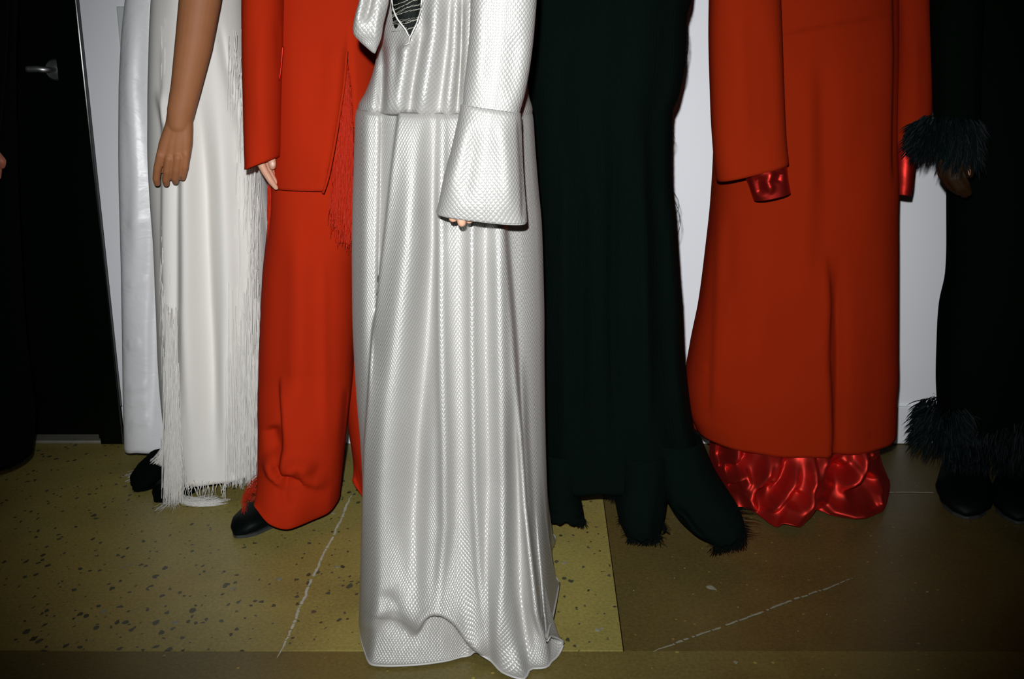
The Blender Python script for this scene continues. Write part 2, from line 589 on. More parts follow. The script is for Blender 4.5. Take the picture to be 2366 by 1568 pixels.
def tube(name, pts, rad, mat, parent, sides=6, closed=False):
    P = np.array(pts, float)
    k = len(P)
    rad = np.full(k, rad) if np.isscalar(rad) else np.array(rad)
    T = np.gradient(P, axis=0) if not closed else np.roll(P, -1, 0) - np.roll(P, 1, 0)
    T /= np.linalg.norm(T, axis=1)[:, None] + 1e-9
    ref = np.where(np.abs(T[:, 2:3]) > 0.9, np.array([[0, 1.0, 0]]), np.array([[0, 0, 1.0]]))
    U = np.cross(T, ref)
    U /= np.linalg.norm(U, axis=1)[:, None] + 1e-9
    V = np.cross(T, U)
    a = np.linspace(0, 2 * np.pi, sides, endpoint=False)
    R = P[:, None, :] + rad[:, None, None] * (np.cos(a)[None, :, None] * U[:, None, :] + np.sin(a)[None, :, None] * V[:, None, :])
    idx = np.arange(k * sides).reshape(k, sides)
    kk = k if closed else k - 1
    f = []
    for i in range(kk):
        i2 = (i + 1) % k
        for j in range(sides):
            j2 = (j + 1) % sides
            f.append((idx[i, j], idx[i2, j], idx[i2, j2], idx[i, j2]))
    if not closed:
        f.append(tuple(idx[0]))
        f.append(tuple(idx[-1][::-1]))
    f = [tuple(int(x) for x in q) for q in f]
    return mesh_obj(name, R.reshape(-1, 3), f, mat, parent)

def strands(name, lines, mat, parent, r0=0.0006, r1=0.0003, stuff=True):
    """many threads as one part: three-sided tubes"""
    V, Fc = [], []
    base = 0
    a = np.array([0, 2.094, 4.189])
    for ln in lines:
        P = np.array(ln, float)
        k = len(P)
        T = np.gradient(P, axis=0)
        T /= np.linalg.norm(T, axis=1)[:, None] + 1e-9
        U = np.cross(T, np.array([0.3, 1.0, 0.21]))
        U /= np.linalg.norm(U, axis=1)[:, None] + 1e-9
        Vv = np.cross(T, U)
        rr = np.linspace(r0, r1, k)
        R = P[:, None, :] + rr[:, None, None] * (np.cos(a)[None, :, None] * U[:, None, :] + np.sin(a)[None, :, None] * Vv[:, None, :])
        V.append(R.reshape(-1, 3))
        ii = np.arange(k * 3).reshape(k, 3) + base
        q = np.stack([ii[:-1], ii[1:], np.roll(ii[1:], -1, 1), np.roll(ii[:-1], -1, 1)], -1).reshape(-1, 4)
        Fc.append(q)
        base += k * 3
    o = mesh_obj(name, np.vstack(V), np.vstack(Fc), mat, parent)
    if stuff:
        o['kind'] = 'stuff'
    return o

def blades(name, items, mat, parent, stuff=True):
    """feather barbs: narrow pointed leaves with a bent spine; items of (points, width)"""
    V, Fc = [], []
    base = 0
    for ln, wd in items:
        P = np.array(ln, float)
        k = len(P)
        T = np.gradient(P, axis=0)
        T /= np.linalg.norm(T, axis=1)[:, None] + 1e-9
        S = np.cross(T, np.array([random.uniform(-.5, .5), 1.0, random.uniform(-.3, .3)]))
        S /= np.linalg.norm(S, axis=1)[:, None] + 1e-9
        Nn = np.cross(T, S)
        u = np.linspace(0, 1, k)
        ww = wd * (0.35 + 0.65 * np.sin(np.pi * np.clip(u * 0.9 + 0.1, 0, 1)))
        ww[-1] = wd * 0.05
        L = P + S * ww[:, None]
        Rr = P - S * ww[:, None]
        Cc = P - Nn * (wd * 0.35)
        V.append(np.stack([L, Cc, Rr], 1).reshape(-1, 3))
        ii = np.arange(k * 3).reshape(k, 3) + base
        for c0 in (0, 1):
            Fc.append(np.stack([ii[:-1, c0], ii[1:, c0], ii[1:, c0 + 1], ii[:-1, c0 + 1]], -1))
        base += k * 3
    o = mesh_obj(name, np.vstack(V), np.vstack(Fc), mat, parent)
    if stuff:
        o['kind'] = 'stuff'
    return o

def curve_pts(pts, k):
    pts = np.array(pts, float)
    ts = np.r_[0, np.cumsum(np.linalg.norm(np.diff(pts, axis=0), axis=1) + 1e-9)]
    return smooth_interp(np.linspace(0, ts[-1], k), ts, pts)

# ------------------------------------------------------------------ flesh: capsule chains grown into one skin
def capsules(chains, dens=0.16):
    V, Fc = [], []
    base = 0
    def sphere(c, r, ns=26, nr=13):
        nonlocal base
        v = [c + np.array([0, 0, r])]
        for i in range(1, nr):
            ph = math.pi * i / nr
            for j in range(ns):
                t = 2 * math.pi * j / ns
                v.append(c + r * np.array([math.sin(ph) * math.cos(t), math.sin(ph) * math.sin(t), math.cos(ph)]))
        v.append(c - np.array([0, 0, r]))
        f = []
        for j in range(ns):
            f.append((0, 1 + j, 1 + (j + 1) % ns))
            for i in range(nr - 2):
                a = 1 + i * ns
                f.append((a + j, a + ns + j, a + ns + (j + 1) % ns, a + (j + 1) % ns))
            a = 1 + (nr - 2) * ns
            f.append((a + j, len(v) - 1, a + (j + 1) % ns))
        V.extend(v)
        Fc.extend([tuple(q + base for q in ff) for ff in f])
        base += len(v)
    for ch in chains:
        ch = [np.array(q, float) for q in ch]
        for i, q in enumerate(ch):
            sphere(q[:3], q[3])
            if i:
                p = ch[i - 1]
                L = np.linalg.norm(q[:3] - p[:3])
                st = max(1, int(L / (dens * min(p[3], q[3]))))
                for s in range(1, st):
                    u = s / st
                    e = p * (1 - u) + q * u
                    sphere(e[:3], e[3], 26 if dens < .3 else 12, 11 if dens < .3 else 7)
    return np.array(V), Fc

def grow(chains, voxel, smooth=6, fac=0.5):
    v, f = capsules(chains, 0.16 if voxel < .005 else 0.4)
    me = bpy.data.meshes.new('skin_source')
    me.from_pydata(v.tolist(), [], f)
    o = bpy.data.objects.new('skin_source', me)
    COL.objects.link(o)
    r = o.modifiers.new('r', 'REMESH')
    r.mode = 'VOXEL'
    r.voxel_size = voxel
    s = o.modifiers.new('s', 'SMOOTH')
    s.iterations = smooth
    s.factor = fac
    dg = bpy.context.evaluated_depsgraph_get()
    ev = o.evaluated_get(dg)
    m2 = ev.to_mesh()
    vv = np.zeros(len(m2.vertices) * 3)
    m2.vertices.foreach_get('co', vv)
    ff = [tuple(p.vertices) for p in m2.polygons]
    ev.to_mesh_clear()
    bpy.data.objects.remove(o)
    bpy.data.meshes.remove(me)
    return vv.reshape(-1, 3), ff

def body(parent, mat, coarse, fine=(), fine_voxel=0.0022, coarse_voxel=0.014):
    vs_, fs_ = [], []
    base = 0
    for ch, vx, sm in ((coarse, coarse_voxel, 5), (fine, fine_voxel, 9)):
        if not ch:
            continue
        v, f = grow(ch, vx, sm)
        vs_.append(v)
        fs_ += [tuple(i + base for i in q) for q in f]
        base += len(v)
    return mesh_obj('body', np.vstack(vs_), fs_, mat, parent)

def figure(x, y, hh=1.78, feet=None, r=1.0, slim=1.0):
    """trunk, neck, head, legs (inside the clothes) as capsule chains; feet are floor points"""
    k = hh / 1.78
    P = lambda dx, dy, z, rr: (x + dx, y + dy, z * k, rr * k * r)
    ch = [[P(0, 0, 0.93, .105 * slim), P(0, 0, 1.08, .095 * slim), P(0, -.01, 1.25, .10), P(0, 0, 1.36, .09), P(0, 0, 1.44, .06), P(0, -.01, 1.50, .048), P(0, -.02, 1.56, .055)],
          [P(0, -.02, 1.60, .072), P(0, -.025, 1.68, .082), P(0, -.005, 1.69, .085)],
          [P(0, -.095, 1.625, .016), P(0, -.105, 1.60, .016)],
          [P(-.07 * slim, 0, 0.95, .085 * slim), P(.07 * slim, 0, 0.95, .085 * slim)],
          [P(-.15, 0, 1.40, .05), P(0, 0, 1.42, .06), P(.15, 0, 1.40, .05)]]
    feet = feet or [(x - .07, y, 0), (x + .07, y, 0)]
    for s, ft in zip((-1, 1), feet):
        fx, fy = ft[0], ft[1]
        kx, ky = (x + s * .075 * slim + fx) / 2, (y + fy) / 2 - .01
        ch.append([(x + s * .075 * slim, y, .90 * k, .078 * r * slim), (kx, ky, .49 * k, .052 * r), (kx * .6 + fx * .4, ky * .6 + fy * .4 + .01, .34 * k, .048 * r), (fx, fy, .10, .034), (fx, fy - .02, .055, .03)])
    return ch

def px_chain(pts, Y):
    """flesh chain from (px, py, radius_px[, depth offset])"""
    out = []
    for q in pts:
        yy = Y + (q[3] if len(q) > 3 else 0.0)
        p = W(q[0], q[1], yy)
        out.append((p[0], p[1], p[2], q[2] * pxm(yy)))
    return out

def shoe(parent, heel, toe, width, height, mat, name='shoe', sole=True, pointed=0.0):
    """a low shoe between two floor points"""
    h = np.array(heel, float)[:2]
    t = np.array(toe, float)[:2]
    d = t - h
    L = np.linalg.norm(d)
    d /= L
    n2 = np.array([-d[1], d[0]])
    us = np.linspace(0, 1, 26)
    wd = width / 2 * np.interp(us, [0, .04, .15, .35, .55, .72, .88, .96, 1], [.28, .52, .70, .70, .86, 1.0, .84 - pointed * .2, .52 - pointed * .2, .10])
    hg = height * np.interp(us, [0, .04, .15, .40, .6, .8, .93, 1], [.55, .92, 1.0, .92, .66, .48, .36, .12])
    k = 20
    V = []
    for i, u in enumerate(us):
        c = h + d * L * u
        for j in range(k):
            a = 2 * math.pi * j / k
            x = math.cos(a)
            z = math.sin(a)
            xx = math.copysign(abs(x) ** 0.8, x) * wd[i]
            zz = hg[i] * (0.5 + 0.5 * math.copysign(abs(z) ** (0.75 if z < 0 else 1.0), z)) + 0.006
            V.append((c[0] + n2[0] * xx, c[1] + n2[1] * xx, zz))
    f = []
    for i in range(len(us) - 1):
        for j in range(k):
            f.append((i * k + j, i * k + (j + 1) % k, (i + 1) * k + (j + 1) % k, (i + 1) * k + j))
    f.append(tuple(range(k))[::-1])
    f.append(tuple(range((len(us) - 1) * k, len(us) * k)))
    o = mesh_obj(name, V, f, mat, parent)
    if sole:
        sub(o)
        pl = []
        for s in (1, -1):
            rr = us if s > 0 else us[::-1]
            ww = wd if s > 0 else wd[::-1]
            for u, q in zip(rr, ww):
                c = h + d * L * u + n2 * s * q * 0.82
                pl.append((c[0], c[1]))
        prism('sole', pl, 0.0005, 0.007, M['sole'] if sole == 'pale' else M['velvet'], o)
    return o

# ================================================================== THE ROOM
WALL_Y = 2.579
fe = lambda py: W(183 + (py / 980.0) * 104, py, WALL_Y)      # right edge of the door frame
XE = float(np.mean([fe(50)[0], fe(500)[0], fe(950)[0]]))
floor = box('floor', (-5, -1.5, -0.10), (5, WALL_Y + 0.35, -0.041), M['groove'], kind='structure')
g = 0.0011
j0 = floor_pt(1390, 1120)
j1 = floor_pt(1441, 1502)
sl = (j1[0] - j0[0]) / (j1[1] - j0[1])
jx = lambda y: j0[0] + sl * (y - j0[1])
yf = floor_pt(1200, 1503)[1]
prism('concrete_slab', [(-5, yf + g), (jx(yf) - g, yf + g), (jx(WALL_Y + .35) - g, WALL_Y + .35), (-5, WALL_Y + .35)], -0.04, 0.0, M['slab_light'], floor)
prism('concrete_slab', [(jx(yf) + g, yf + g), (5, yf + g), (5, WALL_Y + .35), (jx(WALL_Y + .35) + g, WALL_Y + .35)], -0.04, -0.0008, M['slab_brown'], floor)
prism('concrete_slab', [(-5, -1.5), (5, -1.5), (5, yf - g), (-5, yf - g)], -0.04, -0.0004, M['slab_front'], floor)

def chalk(pa, pb, wd, gap, parent, seed, k=90, mat='chalk'):
    r = np.random.default_rng(seed)
    a, b = floor_pt(*pa), floor_pt(*pb)
    d = (b - a) / np.linalg.norm(b - a)
    nrm = np.array([-d[1], d[0], 0])
    V, f = [], []
    u = np.linspace(0, 1, k)
    c = np.cumsum(r.normal(0, .0006, k))
    c -= np.linspace(c[0], c[-1], k)
    w0 = wd * (0.35 + 0.65 * np.abs(r.normal(0.8, .35, k))) * np.clip(np.minimum(u, 1 - u) / .12 + .2, 0, 1)
    for i in range(k):
        p = a + (b - a) * u[i] + nrm * c[i]
        for s, z in ((1, .0003), (1, .0011), (-1, .0011), (-1, .0003)):
            q = p + nrm * s * w0[i]
            V.append((q[0], q[1], z))
    for i in range(k - 1):
        if r.random() < gap:
            continue
        for j in range(4):
            f.append((i * 4 + j, i * 4 + (j + 1) % 4, (i + 1) * 4 + (j + 1) % 4, (i + 1) * 4 + j))
    return mesh_obj('chalk_line', V, f, M[mat], parent, smooth=False)

chalk((816, 1140), (640, 1520), 0.0025, 0.08, floor, 3, 160)
chalk((1510, 1505), (1970, 1335), 0.0019, 0.25, floor, 4, 110, 'fleck')
chalk((2050, 1137), (2160, 1138), 0.0022, 0.15, floor, 5, 30, 'fleck')
chalk((2275, 1138), (2340, 1139), 0.0022, 0.3, floor, 6, 20, 'fleck')

def flecks():
    r = np.random.default_rng(11)
    V, f = [], []
    spots = [(1645, 1358, 13), (1380, 1455, 7), (1390, 1452, 5), (540, 1360, 8), (645, 1338, 9), (240, 1412, 8), (405, 1438, 9), (300, 1305, 7), (285, 1312, 5),
             (778, 1310, 6), (770, 1185, 6), (1305, 1300, 8), (2142, 1367, 4), (1500, 1190, 5), (1700, 1530, 5), (380, 1515, 5)]
    spots += [(r.uniform(40, 2330), r.uniform(1250, 1560), r.uniform(1.0, 2.2)) for _ in range(26)]
    for x, y, s in spots:
        c = floor_pt(x, y)
        k = 9
        b = len(V)
        for z in (.0003, .0012):
            for j in range(k):
                a = 2 * math.pi * j / k
                q = s * pxm(1.8) * r.uniform(.4, 1.2)
                V.append((c[0] + math.cos(a) * q, c[1] + math.sin(a) * q, z))
        f.append(tuple(range(b + k, b + 2 * k)))
        for j in range(k):
            f.append((b + j, b + (j + 1) % k, b + k + (j + 1) % k, b + k + j))
    o = mesh_obj('paint_flecks', V, f, M['fleck'], floor, smooth=False)
    o['kind'] = 'stuff'
flecks()

wall = box('wall_back', (XE, WALL_Y, -0.04), (5, WALL_Y + 0.15, 3.0), M['wall'], kind='structure')
DL = XE - 1.02
box('wall_back_beyond_door', (-5, WALL_Y, -0.04), (DL, WALL_Y + 0.15, 3.0), M['wall'], wall)
box('wall_back_over_door', (DL, WALL_Y, 2.16), (XE, WALL_Y + 0.15, 3.0), M['wall'], wall)
zb = float(W(2080, 936, WALL_Y)[2])
bb = box('baseboard_back', (XE + 0.001, WALL_Y - 0.012, 0.0005), (5, WALL_Y - 0.0005, zb), M['baseboard'], bevel=0.003, kind='structure')

# the black door in its frame
door = bpy.data.objects.new('door_1', None)
door.location = (XE - 0.5, WALL_Y, 0)
door['kind'] = 'structure'
door['label'] = 'black gloss door in a black frame at the left of the wall'
door['_w'] = [XE - 0.5, WALL_Y, 0.0]
link(door)
fw = 0.064
box('door_frame', (XE - fw, WALL_Y - 0.016, 0.0005), (XE - 0.0005, WALL_Y + 0.12, 2.15), M['black_gloss'], door, bevel=0.003)
box('door_frame', (DL + .0005, WALL_Y - 0.016, 0.0005), (DL + fw, WALL_Y + 0.12, 2.15), M['black_gloss'], door, bevel=0.003)
box('door_frame', (DL + fw, WALL_Y - 0.016, 2.15 - fw), (XE - fw, WALL_Y + 0.12, 2.15), M['black_gloss'], door, bevel=0.003)
box('door_stop', (XE - fw - .012, WALL_Y + 0.005, 0.0005), (XE - fw - .0002, WALL_Y + 0.03, 2.08), M['black_gloss'], door, bevel=0.002)
leaf = sub(box('door_leaf', (DL + fw + .003, WALL_Y + 0.031, 0.012), (XE - fw - .003, WALL_Y + 0.075, 2.08), M['black_gloss'], door, bevel=0.002))
box('door_sill', (DL + fw, WALL_Y - 0.012, 0.0005), (XE - fw, WALL_Y + 0.10, 0.010), M['sill'], door, bevel=0.003)
# lever handle
hp0, hp1 = W(70, 160, WALL_Y + 0.0), W(118, 161, WALL_Y + 0.0)
yl = WALL_Y - 0.018
lever = tube('door_handle', curve_pts([(hp0[0], yl, hp0[2]), (hp0[0] + .03, yl - .002, hp0[2] + .0005), (hp1[0] - .012, yl, hp1[2]), (hp1[0] - .002, yl + .012, hp1[2]), (hp1[0], WALL_Y + .028, hp1[2])], 16), [.0075] * 12 + [.008] * 4, M['chrome'], leaf, 12)
a = np.linspace(0, 2 * np.pi, 28, endpoint=False)
V = [(hp1[0] + .026 * math.cos(q) * s, y, hp1[2] + .026 * math.sin(q) * s) for y, s in ((WALL_Y + .0305, 1), (WALL_Y + .023, 1), (WALL_Y + .020, .9)) for q in a]
f = [tuple(range(56, 84))[::-1], tuple(range(28))] + [(r * 28 + j, r * 28 + (j + 1) % 28, (r + 1) * 28 + (j + 1) % 28, (r + 1) * 28 + j) for r in (0, 1) for j in range(28)]
mesh_obj('handle_rose', V, f, M['chrome'], leaf)

# wall plate beside the door
p0, p1 = W(271, 15, WALL_Y), W(350, 133, WALL_Y)
pc = (p0 + p1) / 2
plate = root('switch_plate', (pc[0], WALL_Y, pc[2]), 'pale grey switch plate on the white wall behind the satin drape', 'switch')
box('plate', (p0[0], WALL_Y - .009, p1[2]), (p1[0], WALL_Y - .0004, p0[2]), M['plate'], plate, bevel=.003)
box('rocker', (p0[0] + .020, WALL_Y - .013, p1[2] + .040), (p1[0] - .020, WALL_Y - .009, p0[2] - .030), M['plate'], plate, bevel=.002)

# ================================================================== PERSON IN THE WHITE FRINGED DRESS
def person(x, y, label):
    return root('person', (x, y, 0), label, 'person', 'models standing in a row along the wall')

YD = 2.30
cx = float(W(490, 600, YD)[0])
P1 = person(cx, YD, 'person in a white fringed dress with a satin drape, bare arm hanging')
# satin drape at the back
rows = [(330, -420, 470, -420, .05), (318, -250, 460, -250, .05), (302, -60, 440, -60, .05), (296, 0, 438, 0, .05), (287, 90, 436, 90, .052), (281, 230, 440, 230, .055), (282, 400, 440, 400, .06),
        (286, 600, 445, 600, .06), (290, 800, 450, 800, .06), (292, 940, 452, 940, .062), (294, 1030, 452, 1020, .064)]
loft('satin_drape', rows, 2.42, M['white_satin'], P1, 200, 150, expo=2.6, seed=4, wob=.004, hem_wave=.003, folds=[
    ('s', [(356, -100), (354, 250), (356, 500), (345, 760), (345, 1040)], -.018, 5, 1, 60),
    ('r', [(312, -50), (300, 200), (318, 420), (310, 700)], .007, 16),
    ('r', [(292, 520), (350, 505)], .003, 9), ('r', [(292, 665), (345, 640)], .004, 8), ('r', [(292, 800), (330, 790)], .0045, 8),
    ('r', [(292, 905), (345, 885)], .005, 8), ('r', [(292, 935), (345, 920)], .004, 7), ('r', [(296, 985), (350, 960)], .004, 9)])
# dress column
rows = [(400, -520, 600, -520, .09), (395, -300, 590, -300, .085), (372, -120, 570, -120, .09), (360, 0, 566, 0, .10), (355, 100, 572, 100, .105), (352, 250, 590, 250, .11), (354, 400, 612, 400, .115), (362, 520, 622, 520, .115),
        (370, 700, 618, 700, .115), (376, 850, 615, 850, .115), (388, 980, 612, 980, .118), (398, 1050, 614, 1050, .12), (404, 1085, 616, 1068, .12)]
dress, DP = loft('dress', rows, YD, M['raw_silk'], P1, 280, 190, expo=2.3, seed=8, wob=.004, drape=.010, folds=[
    ('r', [(455, 180), (468, 430), (478, 700), (490, 900), (500, 1130)], -0.0280, 20),
    ('r', [(440, 180), (432, 430), (432, 700), (442, 900), (450, 1130)], 0.0140, 18),
    ('r', [(405, 180), (410, 430), (408, 800), (415, 1000)], -0.0140, 12),
    ('r', [(500, 160), (520, 420), (530, 700), (520, 900), (520, 1120)], 0.0140, 22),
    ('s', [(596, 430), (604, 500), (612, 600), (612, 1080)], -0.0280, 4, 1, 40),
    ('s', [(545, 60), (560, 230), (585, 330), (592, 560), (590, 900), (585, 1080)], 0.0084, 4, -1, 60),
    ('s', [(372, 60), (378, 300), (376, 600), (380, 780), (400, 1000), (410, 1090)], 0.0112, 4, 1, 40),
    ('r', [(500, 20), (520, 150), (560, 330)], -0.0084, 10), ('r', [(545, 120), (575, 180), (590, 260)], 0.0112, 10),
    ('r', [(365, 200), (385, 280), (410, 320)], 0.0112, 9)])
sub(dress)
def fall(x, y0, y1, Y, n=9, sway=4, jit=.004, curl=None):
    dx = random.uniform(-sway, sway)
    out = []
    for i in range(n):
        u = i / (n - 1)
        p = W(x + dx * u + random.uniform(-1, 1), y0 + (y1 - y0) * u, Y + random.uniform(-jit, jit))
        out.append(p)
    return out
lines = []
for _ in range(300):       # left fringe ladder
    x0 = np.interp(random.random(), [0, 1], [374, 404])
    y0 = random.uniform(40, 1050)
    off = np.interp(y0, [0, 600, 850, 1050], [-4, -2, 4, 12])
    lines.append(fall(x0 + off, y0, y0 + random.uniform(50, 190), 2.195 + random.uniform(0, .02), 7, 5))
for _ in range(230):       # right fringe
    y0 = random.uniform(60, 1000)
    x0 = np.interp(y0, [0, 300, 600, 1000], [540, 575, 570, 560]) + random.uniform(-28, 26)
    lines.append(fall(x0, y0, min(y0 + random.uniform(60, 200), 1130), 2.185 + random.uniform(0, .03), 7, 7))
strands('fringe', lines, M['white_thread'], dress, .0008, .0004)
# long falls at the hem, both ends of the ladder
lines = []
for _ in range(330):
    x0 = random.uniform(393, 420)
    yb = random.uniform(1110, 1168)
    y0 = random.uniform(700, 1060)
    x0 -= np.interp(y0, [700, 1060], [10, 0])
    lines.append(fall(x0, y0, yb, 2.155 + random.uniform(-.012, .02), 8, 15, .003))
for _ in range(220):
    x0 = random.uniform(520, 600)
    lines.append(fall(x0, random.uniform(640, 1020), random.uniform(1085, 1128), 2.17 + random.uniform(0, .04), 8, 9, .003))
for _ in range(36):
    x0 = random.uniform(425, 530)
    lines.append(fall(x0, 1112 + random.uniform(-4, 8), 1125 + random.uniform(5, 32), 2.172 + random.uniform(-.004, .01), 6, 14, .004))
for _ in range(160):       # wisps behind, over the rear shoe
    a0 = (random.uniform(372, 402), random.uniform(1010, 1040))
    b0 = (random.uniform(345, 400), random.uniform(1060, 1092))
    lines.append([W(a0[0] + (b0[0] - a0[0]) * u ** 1.5, a0[1] + (b0[1] - a0[1]) * u, 2.30 + random.uniform(-.004, .004)) for u in np.linspace(0, 1, 6)])
strands('hem_fringe', lines, M['white_thread'], dress, .0009, .0004)
# tassels lying on the floor
def tassel(pts, n, spread, r0, mat, par, name='floor_tassel', k=12, zmax=.012):
    ln = []
    base = [floor_pt(*q) for q in pts]
    for _ in range(n):
        o1 = np.array([random.gauss(0, spread), random.gauss(0, spread), 0])
        e = random.uniform(.75, 1.08)
        c = curve_pts(base, k)
        q = c[0] + (c - c[0]) * e if e < 1 else c
        u = np.linspace(0, 1, k)[:, None]
        w = q + o1 * (0.6 + 1.9 * u ** 2)
        w[1:-1, :2] += np.random.default_rng(random.randrange(10**6)).normal(0, .0012, (k - 2, 2))
        w[:, 2] = .002 + abs(random.gauss(0, zmax * .5)) * (1 - u[:, 0] * .6)
        ln.append(w)
    strands(name, ln, mat, par, r0, r0 * .45)
tassel([(408, 1120), (412, 1150), (440, 1168), (475, 1170), (508, 1163)], 120, .0050, .0006, M['white_thread'], dress)
tassel([(415, 1140), (400, 1160), (385, 1180)], 60, .006, .0007, M['white_thread'], dress)
tassel([(400, 1060), (360, 1085), (330, 1098), (304, 1108)], 110, .005, .0008, M['white_thread'], dress)
# shoes
shoe(P1, floor_pt(440, 1050), floor_pt(316, 1137), .085, .085, M['velvet'])
shoe(P1, floor_pt(525, 1095), floor_pt(358, 1160), .085, .080, M['leather'])
# bare arm and hand: back of the hand to the camera, fingers hanging
YH = 2.10
fine = [px_chain([(480, -160, 47, .06), (470, -60, 45, .03), (462, 0, 43), (448, 100, 39), (430, 200, 32), (418, 255, 29), (414, 285, 26)], YH),
        px_chain([(436, 200, 26, .004), (424, 262, 23, .004)], YH),
        px_chain([(407, 262, 19), (402, 292, 19), (387, 328, 17), (374, 362, 13)], YH), px_chain([(411, 290, 20), (402, 325, 18), (392, 368, 13)], YH),
        px_chain([(420, 290, 20), (414, 325, 18), (410, 366, 13)], YH), px_chain([(424, 262, 19), (427, 292, 17), (428, 325, 15.5), (427, 358, 12)], YH),
        px_chain([(372, 358, 10.5, -.005), (364, 388, 8.9, .003), (361, 412, 8.3, .015), (363, 423, 7.4, .027)], YH),
        px_chain([(391, 366, 10.5, -.007), (386, 394, 9.0, .001), (383, 414, 8.5, .015), (384, 424, 7.4, .029)], YH),
        px_chain([(411, 364, 10.5, -.007), (407, 392, 8.9, .001), (404, 411, 8.3, .013), (405, 419, 7.4, .027)], YH),
        px_chain([(429, 356, 9.5, -.004), (427, 384, 8.2, .002), (423, 403, 7.7, .013), (422, 411, 6.6, .025)], YH),
        px_chain([(402, 296, 15, .012), (380, 335, 13, .035), (374, 365, 11.5, .045), (373, 390, 10, .050)], YH)]
sh = (cx + .02, YD - .02, 1.40, .05)
e0 = fine[0][0]
coarse = figure(cx, YD, feet=[floor_pt(435, 1062), floor_pt(510, 1098)], r=.85, slim=.68)
coarse += [[sh, (e0[0] + .012, (e0[1] + YD) / 2, 1.27, .045), (e0[0], e0[1], e0[2], e0[3])]]
coarse += [[(cx + .12, YD, 1.39, .045), (cx + .12, YD + .07, 1.16, .034), (cx + .0, YD + .10, 1.12, .028)]]
body(P1, M['skin_tan'], coarse, fine, .0017)

# ================================================================== PERSON IN THE RED SUIT
YR = 2.12
cx = float(W(730, 500, YR)[0])
P2 = person(cx, YR, 'person in a bright red wool suit with wide trousers and red fringe')
# trousers: near leg
rows = [(640, 250, 850, 250, .10), (630, 420, 850, 420, .105), (626, 520, 838, 520, .105), (614, 640, 822, 640, .10), (610, 720, 820, 720, .098), (605, 850, 812, 850, .097), (603, 960, 800, 960, .095, 2.09), (606, 1030, 792, 1030, .093, 2.08),
        (612, 1075, 788, 1070, .092, 2.06), (612, 1110, 784, 1095, .095, 2.05), (600, 1150, 780, 1112, .10, 2.03)]
hem = [(0, floor_pt(782, 1146, .055)), (35, floor_pt(762, 1178, .045)), (60, floor_pt(728, 1196, .04)), (90, floor_pt(668, 1220, .040)), (112, floor_pt(628, 1211, .055)),
       (140, floor_pt(602, 1185, .075)), (165, floor_pt(588, 1166, .085)), (180, floor_pt(600, 1140, .09)), (225, floor_pt(640, 1120, .06)), (270, floor_pt(690, 1105, .03)), (315, floor_pt(745, 1110, .03))]
leg, LP = loft('trouser_leg', rows, YR, M['red_wool'], P2, 220, 200, expo=2.4, seed=3, wob=.003, hem=hem, hem_from=.80, solid=.003, folds=[
    ('r', [(690, 480), (695, 700), (690, 900), (680, 1000)], 0.0168, 30),
    ('s', [(650, 860), (657, 960), (658, 1010), (650, 1110)], 0.0252, 3, 1, 60),
    ('r', [(625, 975), (640, 1030), (640, 1060)], -0.0224, 21),
    ('r', [(612, 1050), (630, 1090), (665, 1122)], 0.0224, 10), ('r', [(628, 1070), (650, 1100), (672, 1118)], -0.0168, 7),
    ('r', [(650, 1095), (690, 1068), (735, 1085)], 0.0224, 16), ('r', [(655, 1090), (690, 1108), (680, 1118)], -0.0196, 12),
    ('r', [(660, 1110), (700, 1100), (740, 1110), (760, 1125)], 0.0196, 16),
    ('r', [(668, 1180), (655, 1150), (660, 1120)], -0.0070, 12),
    ('r', [(745, 520), (748, 800), (752, 1060)], 0.0056, 12), ('r', [(800, 880), (788, 1050)], -0.0140, 7)])
sub(leg)
# trousers: far leg
rows = [(730, 300, 905, 300, .09), (760, 600, 930, 600, .09), (790, 850, 960, 850, .085), (812, 1000, 965, 1000, .085), (826, 1065, 960, 1065, .085), (822, 1095, 958, 1090, .09)]
hem = [(0, floor_pt(955, 1150, .02)), (90, floor_pt(890, 1180, .02)), (150, floor_pt(838, 1145, .03)), (180, floor_pt(816, 1112, .06)), (215, floor_pt(832, 1095, .06)), (270, floor_pt(900, 1095, .03))]
loft('trouser_leg', rows, 2.22, M['red_wool'], P2, 110, 90, expo=2.3, seed=5, wob=.003, hem=hem, hem_from=.85, solid=.003,
     folds=[('r', [(816, 1100), (845, 1090)], .004, 4)])
# jacket
rows = [(600, -700, 800, -700, .07), (560, -620, 880, -620, .10), (590, -400, 880, -400, .11), (610, -200, 880, -200, .115), (622, -60, 882, -60, .118), (626, 60, 884, 60, .12), (630, 200, 884, 200, .125), (634, 330, 884, 330, .13), (636, 400, 884, 400, .135), (638, 424, 884, 424, .138)]
jcut = [(747, 470), (753, 420), (766, 360), (782, 270), (795, 180), (800, 120), (812, 200), (818, 300), (822, 470)]
jacket, JP = loft('jacket', rows, YR, M['red_wool'], P2, 240, 150, expo=2.5, seed=6, wob=.003, solid=.004, cut=jcut, folds=[
    ('s', [(800, 60), (782, 260), (765, 360), (746, 450)], .012, 6, -1, 80),
    ('s', [(806, 20), (815, 200), (822, 400)], .008, 6, 1, 60),
    ('r', [(690, -50), (680, 150), (690, 420)], .006, 40), ('r', [(745, 40), (735, 200), (720, 300)], -.005, 26)])
sub(jacket)
# front edge roll of the jacket
epts = [W(x, y, YR - .150) for x, y in ((801, 118), (796, 185), (783, 272), (768, 360), (755, 420), (746, 446))]
tube('front_edge', curve_pts(epts, 24), .0028, M['red_wool'], jacket, 7)
# pocket slit with satin lining
sl = [W(x, y, YR - .146) for x, y in ((653, 106), (651, 140), (648, 166), (645, 186))]
tube('pocket_welt', curve_pts(sl, 14), np.linspace(.0016, .0010, 14), M['red_lining'], jacket, 8)
